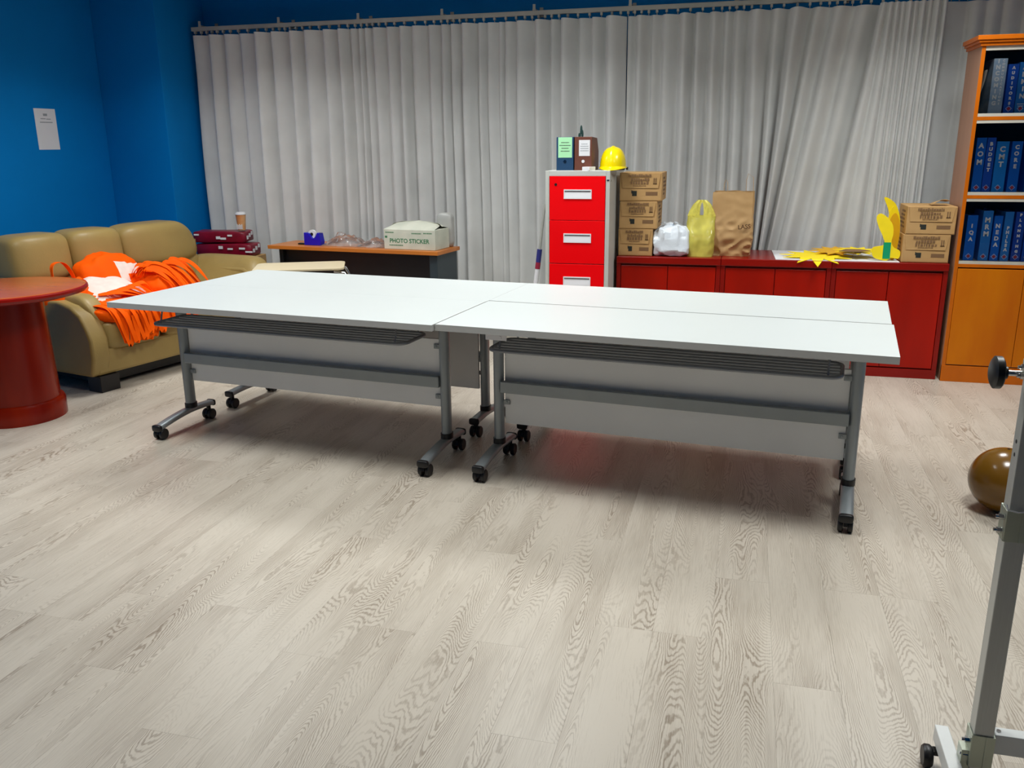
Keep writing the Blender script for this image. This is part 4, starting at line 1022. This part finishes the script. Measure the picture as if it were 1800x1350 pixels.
# ================================================================== BINDERS
def binder(label, x0, x1, z0, h, m, word, tsize, tz, spacing=0.95, small=None, emblem=True, y=5.945, bold=0.0018, sub=False):
    t = thing('ring_binder', label, 'binder', ((x0 + x1) / 2, y, z0), 0, 'blue binders in the bookcase')
    w = (x1 - x0) / 2 - 0.0008; D = 0.235
    b = MB(); b.box(-w, w, 0, 0.003, 0, h).box(-w, -w + 0.0028, 0.003, D, 0, h).box(w - 0.0028, w, 0.003, D, 0, h)
    b.build('cover', m, t, bevel=0.0008)
    box('pages', -w + 0.004, w - 0.004, 0.006, D - 0.01, 0.004, h - 0.012, M_PAPER, t)
    if word: lettering('spine_letters', '\n'.join(word), tsize, M_WHITEINK, t, (0.0 if not small else -w * 0.3, -0.0006, tz), spacing=spacing, bold=bold)
    if small: lettering('small_letters', '\n'.join(small), tsize * 0.55, M_WHITEINK, t, (w * 0.45, -0.0006, tz), spacing=spacing, bold=bold * 0.5)
    if sub: MB().box(-w * 0.65, w * 0.65, -0.0008, -0.0002, h * 0.16 + 0.004, h * 0.16 + 0.0075).box(-w * 0.5, w * 0.5, -0.0008, -0.0002, h * 0.16 - 0.008, h * 0.16 - 0.004).build('spine_rule', M_WHITEINK, t)
    if emblem:
        s = min(w * 0.75, 0.017)
        e = MB()
        for k in range(4):
            a0, a1 = math.pi / 2 * k + math.pi / 2, math.pi / 2 * (k + 1) + math.pi / 2
            p = [(math.cos(a0) * s, math.sin(a0) * s), (math.cos(a1) * s, math.sin(a1) * s), (math.cos(a1) * s * 0.86, math.sin(a1) * s * 0.86), (math.cos(a0) * s * 0.86, math.sin(a0) * s * 0.86)]
            e.prism(p, -0.0008, -0.0002, lambda a, b, hh: (a, hh, b + 0.026))
        e.build('emblem', M_WHITEINK, t)
        MB().lathe([(0.0, -0.0009), (s * 0.5, -0.0009), (s * 0.5, -0.0002), (0.0, -0.0002)], (0, 0, 0.026), 14, 'y').build('emblem_disc', M_REDINK, t)
    return t
Z1, Z2, Z3 = 1.645, 1.189, 0.772
binder('shiny blue binder reading INCOMING, reflection painted on in pale blue, first on the top shelf', 1.358, 1.432, Z1, 0.308, M_BINDREFLECT, 'INCOMING', 0.030, 0.175, 1.12, small='COMMUNICATIONS', emblem=False)
binder('blue binder reading AUDITORS on the top shelf', 1.440, 1.497, Z1, 0.275, M_BINDERS[1], 'AUDITORS', 0.021, 0.155, 1.35)
binder('blue binder reading ADMIN on the top shelf', 1.499, 1.561, Z1, 0.285, M_BINDERS[2], 'ADMIN', 0.036, 0.175, 1.12, sub=True)
binder('blue binder reading AOM, first on the middle shelf', 1.322, 1.377, Z2, 0.318, M_BINDERS[0], 'AOM', 0.040, 0.222, 1.2)
binder('blue binder reading BUDGET on the middle shelf', 1.379, 1.428, Z2, 0.318, M_BINDERS[1], 'BUDGET', 0.027, 0.205, 1.12)
binder('bright blue binder reading CMT on the middle shelf', 1.434, 1.502, Z2, 0.295, M_BINDERS[3], 'CMT', 0.042, 0.205, 1.05)
binder('blue binder reading CORE on the middle shelf', 1.517, 1.575, Z2, 0.295, M_BINDERS[0], 'CORE', 0.031, 0.205, 1.2)
binder('blue binder at the picture edge of the middle shelf, after CORE', 1.612, 1.67, Z2, 0.29, M_BINDERS[0], '', 0.036, 0.21, 1.1)
binder('blue binder reading IQA, first on the lowest shelf', 1.326, 1.386, Z3, 0.276, M_BINDERS[0], 'IQA', 0.031, 0.17, 1.3)
binder('blue binder reading MRM on the lowest shelf', 1.411, 1.468, Z3, 0.304, M_BINDERS[2], 'MRM', 0.040, 0.205, 1.05, sub=False)
binder('blue binder just right of the MRM binder, lowest shelf', 1.476, 1.524, Z3, 0.274, M_BINDERS[0], 'NEDA', 0.033, 0.155, 1.15)
binder('slightly paler blue binder left of the PLANNING binder, lowest shelf', 1.533, 1.582, Z3, 0.299, M_BINDERS[2], 'PHILSA', 0.025, 0.135, 1.05)
binder('dark blue binder reading PLANNING on the lowest shelf', 1.593, 1.646, Z3, 0.299, M_BINDERS[4], 'PLANNING', 0.021, 0.17, 1.5)
binder('blue binder at the picture edge of the lowest shelf, after PLANNING', 1.653, 1.712, Z3, 0.295, M_BINDERS[1], 'POLICY', 0.030, 0.15, 1.15)
b = MB(); b.grid(3, 14, lambda a, q: (0.040 * math.sin(q * 1.5) ** 2 + 0.0, 0.20 * a, 0.25 * q))
o = b.build('grey_folder', M_SHELFGREY, loc=(1.3, 5.99, Z1), smooth=60); q = o.modifiers.new('s', 'SOLIDIFY'); q.thickness = 0.004
tag(o, 'bent pale grey folder leaning inside the bookcase, top shelf', 'folder')

# ================================================================== EXERCISE BALL
ball = thing('exercise_ball', 'shiny brown rubber ball on the floor behind the metal stand', 'ball', (1.105, 3.76, 0))
MB().pillow((0, 0, 0.1355), (0.27, 0.27, 0.27), 1.0, 56, 32).build('ball_skin', M_BALL, ball, smooth=180)
MB().lathe([(0.0, 0.0), (0.006, 0.0), (0.006, 0.002), (0.0, 0.002)], (0, 0, 0.27), 12).build('valve', M_BLACK, ball)

# ================================================================== ALUMINIUM STAND
sd = thing('board_stand', 'aluminium stand with clamps and a black knob at the right edge', 'stand', (0.600, 1.93, 0), 0.0)
PR = 0.021
for px in (0.0, 1.1):
    p = box('post', px - PR, px + PR, -PR, PR, 0.062, 1.04, M_ALU, sd, bevel=0.0025)
    if px == 0.0:
        for z in (0.887, 0.858): MB().cyl((px - PR - 0.0006, 0, z), (px - PR + 0.001, 0, z), 0.0045, n=12).build('hole', M_BLACK, p)
    MB().box(px - 0.014, px + 0.014, -0.014, 0.014, 1.04, 1.85).build('inner_tube', M_ALU, sd, bevel=0.002)
    for (z0, z1) in ((0.668, 0.738), (0.098, 0.182), (1.02, 1.06)):
        c = MB(); g = PR + 0.0035
        c.box(px - g, px + g, -g, -PR - 0.0005, z0, z1).box(px - g, px + g, PR + 0.0005, g, z0, z1).box(px - g, px - PR - 0.0005, -PR - 0.0005, PR + 0.0005, z0, z1).box(px + PR + 0.0005, px + g, -PR - 0.0005, PR + 0.0005, z0, z1)
        c.box(px + 0.004, px + 0.007, -g - 0.0015, -g, z0, z1)
        cl = c.build('clamp', M_STEELCLAMP, sd, bevel=0.001)
        for k in (0.3, 0.75):
            z = z0 + (z1 - z0) * k
            MB().cyl((px - g - 0.012, -0.012, z), (px - g, -0.012, z), 0.007, n=6).cyl((px - g - 0.018, -0.012, z), (px - g - 0.012, -0.012, z), 0.004, n=10).build('bolt', M_CHROME, cl)
    sx = -1 if px == 0.0 else 1
    fb = box('foot_bar', px + sx * 0.0535 - 0.0155, px + sx * 0.0535 + 0.0155, -0.26, 0.118, 0.058, 0.1, M_ALUWHITE, sd, bevel=0.002)
    MB().box(min(px + sx * 0.02, px + sx * 0.04), max(px + sx * 0.02, px + sx * 0.04), -0.018, 0.018, 0.06, 0.135).build('foot_bracket', M_STEELCLAMP, sd, bevel=0.001)
    for yy in (-0.22, 0.088):
        fx = px + sx * 0.0535
        c = MB(); c.cyl((fx, yy, 0.04), (fx, yy, 0.0585), 0.009, n=12); c.box(fx - 0.02, fx + 0.02, yy - 0.012, yy + 0.012, 0.038, 0.05)
        cs = c.build('caster', M_BLACK, sd, bevel=0.002)
        w = MB()
        w.lathe([(0.0, -0.010), (0.024, -0.011), (0.028, -0.006), (0.028, 0.006), (0.024, 0.011), (0.0, 0.010)], (fx - 0.031, yy, 0.028), 20, 'x')
        w.build('wheel', M_BLACK, cs, smooth=40)
cb = box('cross_bar', PR + 0.004, 1.1 - PR - 0.004, -0.016, 0.016, 0.135, 0.186, M_ALUWHITE, sd, bevel=0.002)
MB().cyl((PR + 0.014, 0.0, 0.186), (PR + 0.014, 0.0, 0.188), 0.005, n=12).build('screw', M_CHROME, cb)
kb = MB()
kb.lathe([(0.0, -0.001), (0.020, -0.001), (0.028, 0.002), (0.034, 0.006), (0.034, 0.018), (0.030, 0.021), (0.013, 0.021), (0.013, 0.03), (0.0, 0.03)], (-PR - 0.067, 0, 1.034), 28, 'x')
kn = kb.build('knob', M_BLACK, sd, smooth=35)
MB().cyl((-PR - 0.038, 0, 1.034), (-PR - 0.004, 0, 1.034), 0.006, n=14).build('threaded_rod', M_CHROME, kn, smooth=40)
MB().tube([(-PR - 0.006, -PR, 0.752), (-PR - 0.004, -PR - 0.006, 0.742), (-0.005, -PR - 0.008, 0.739), (0.012, -PR - 0.006, 0.741)], 0.0018, 6).build('cable_tie', M_HANDLE, sd)
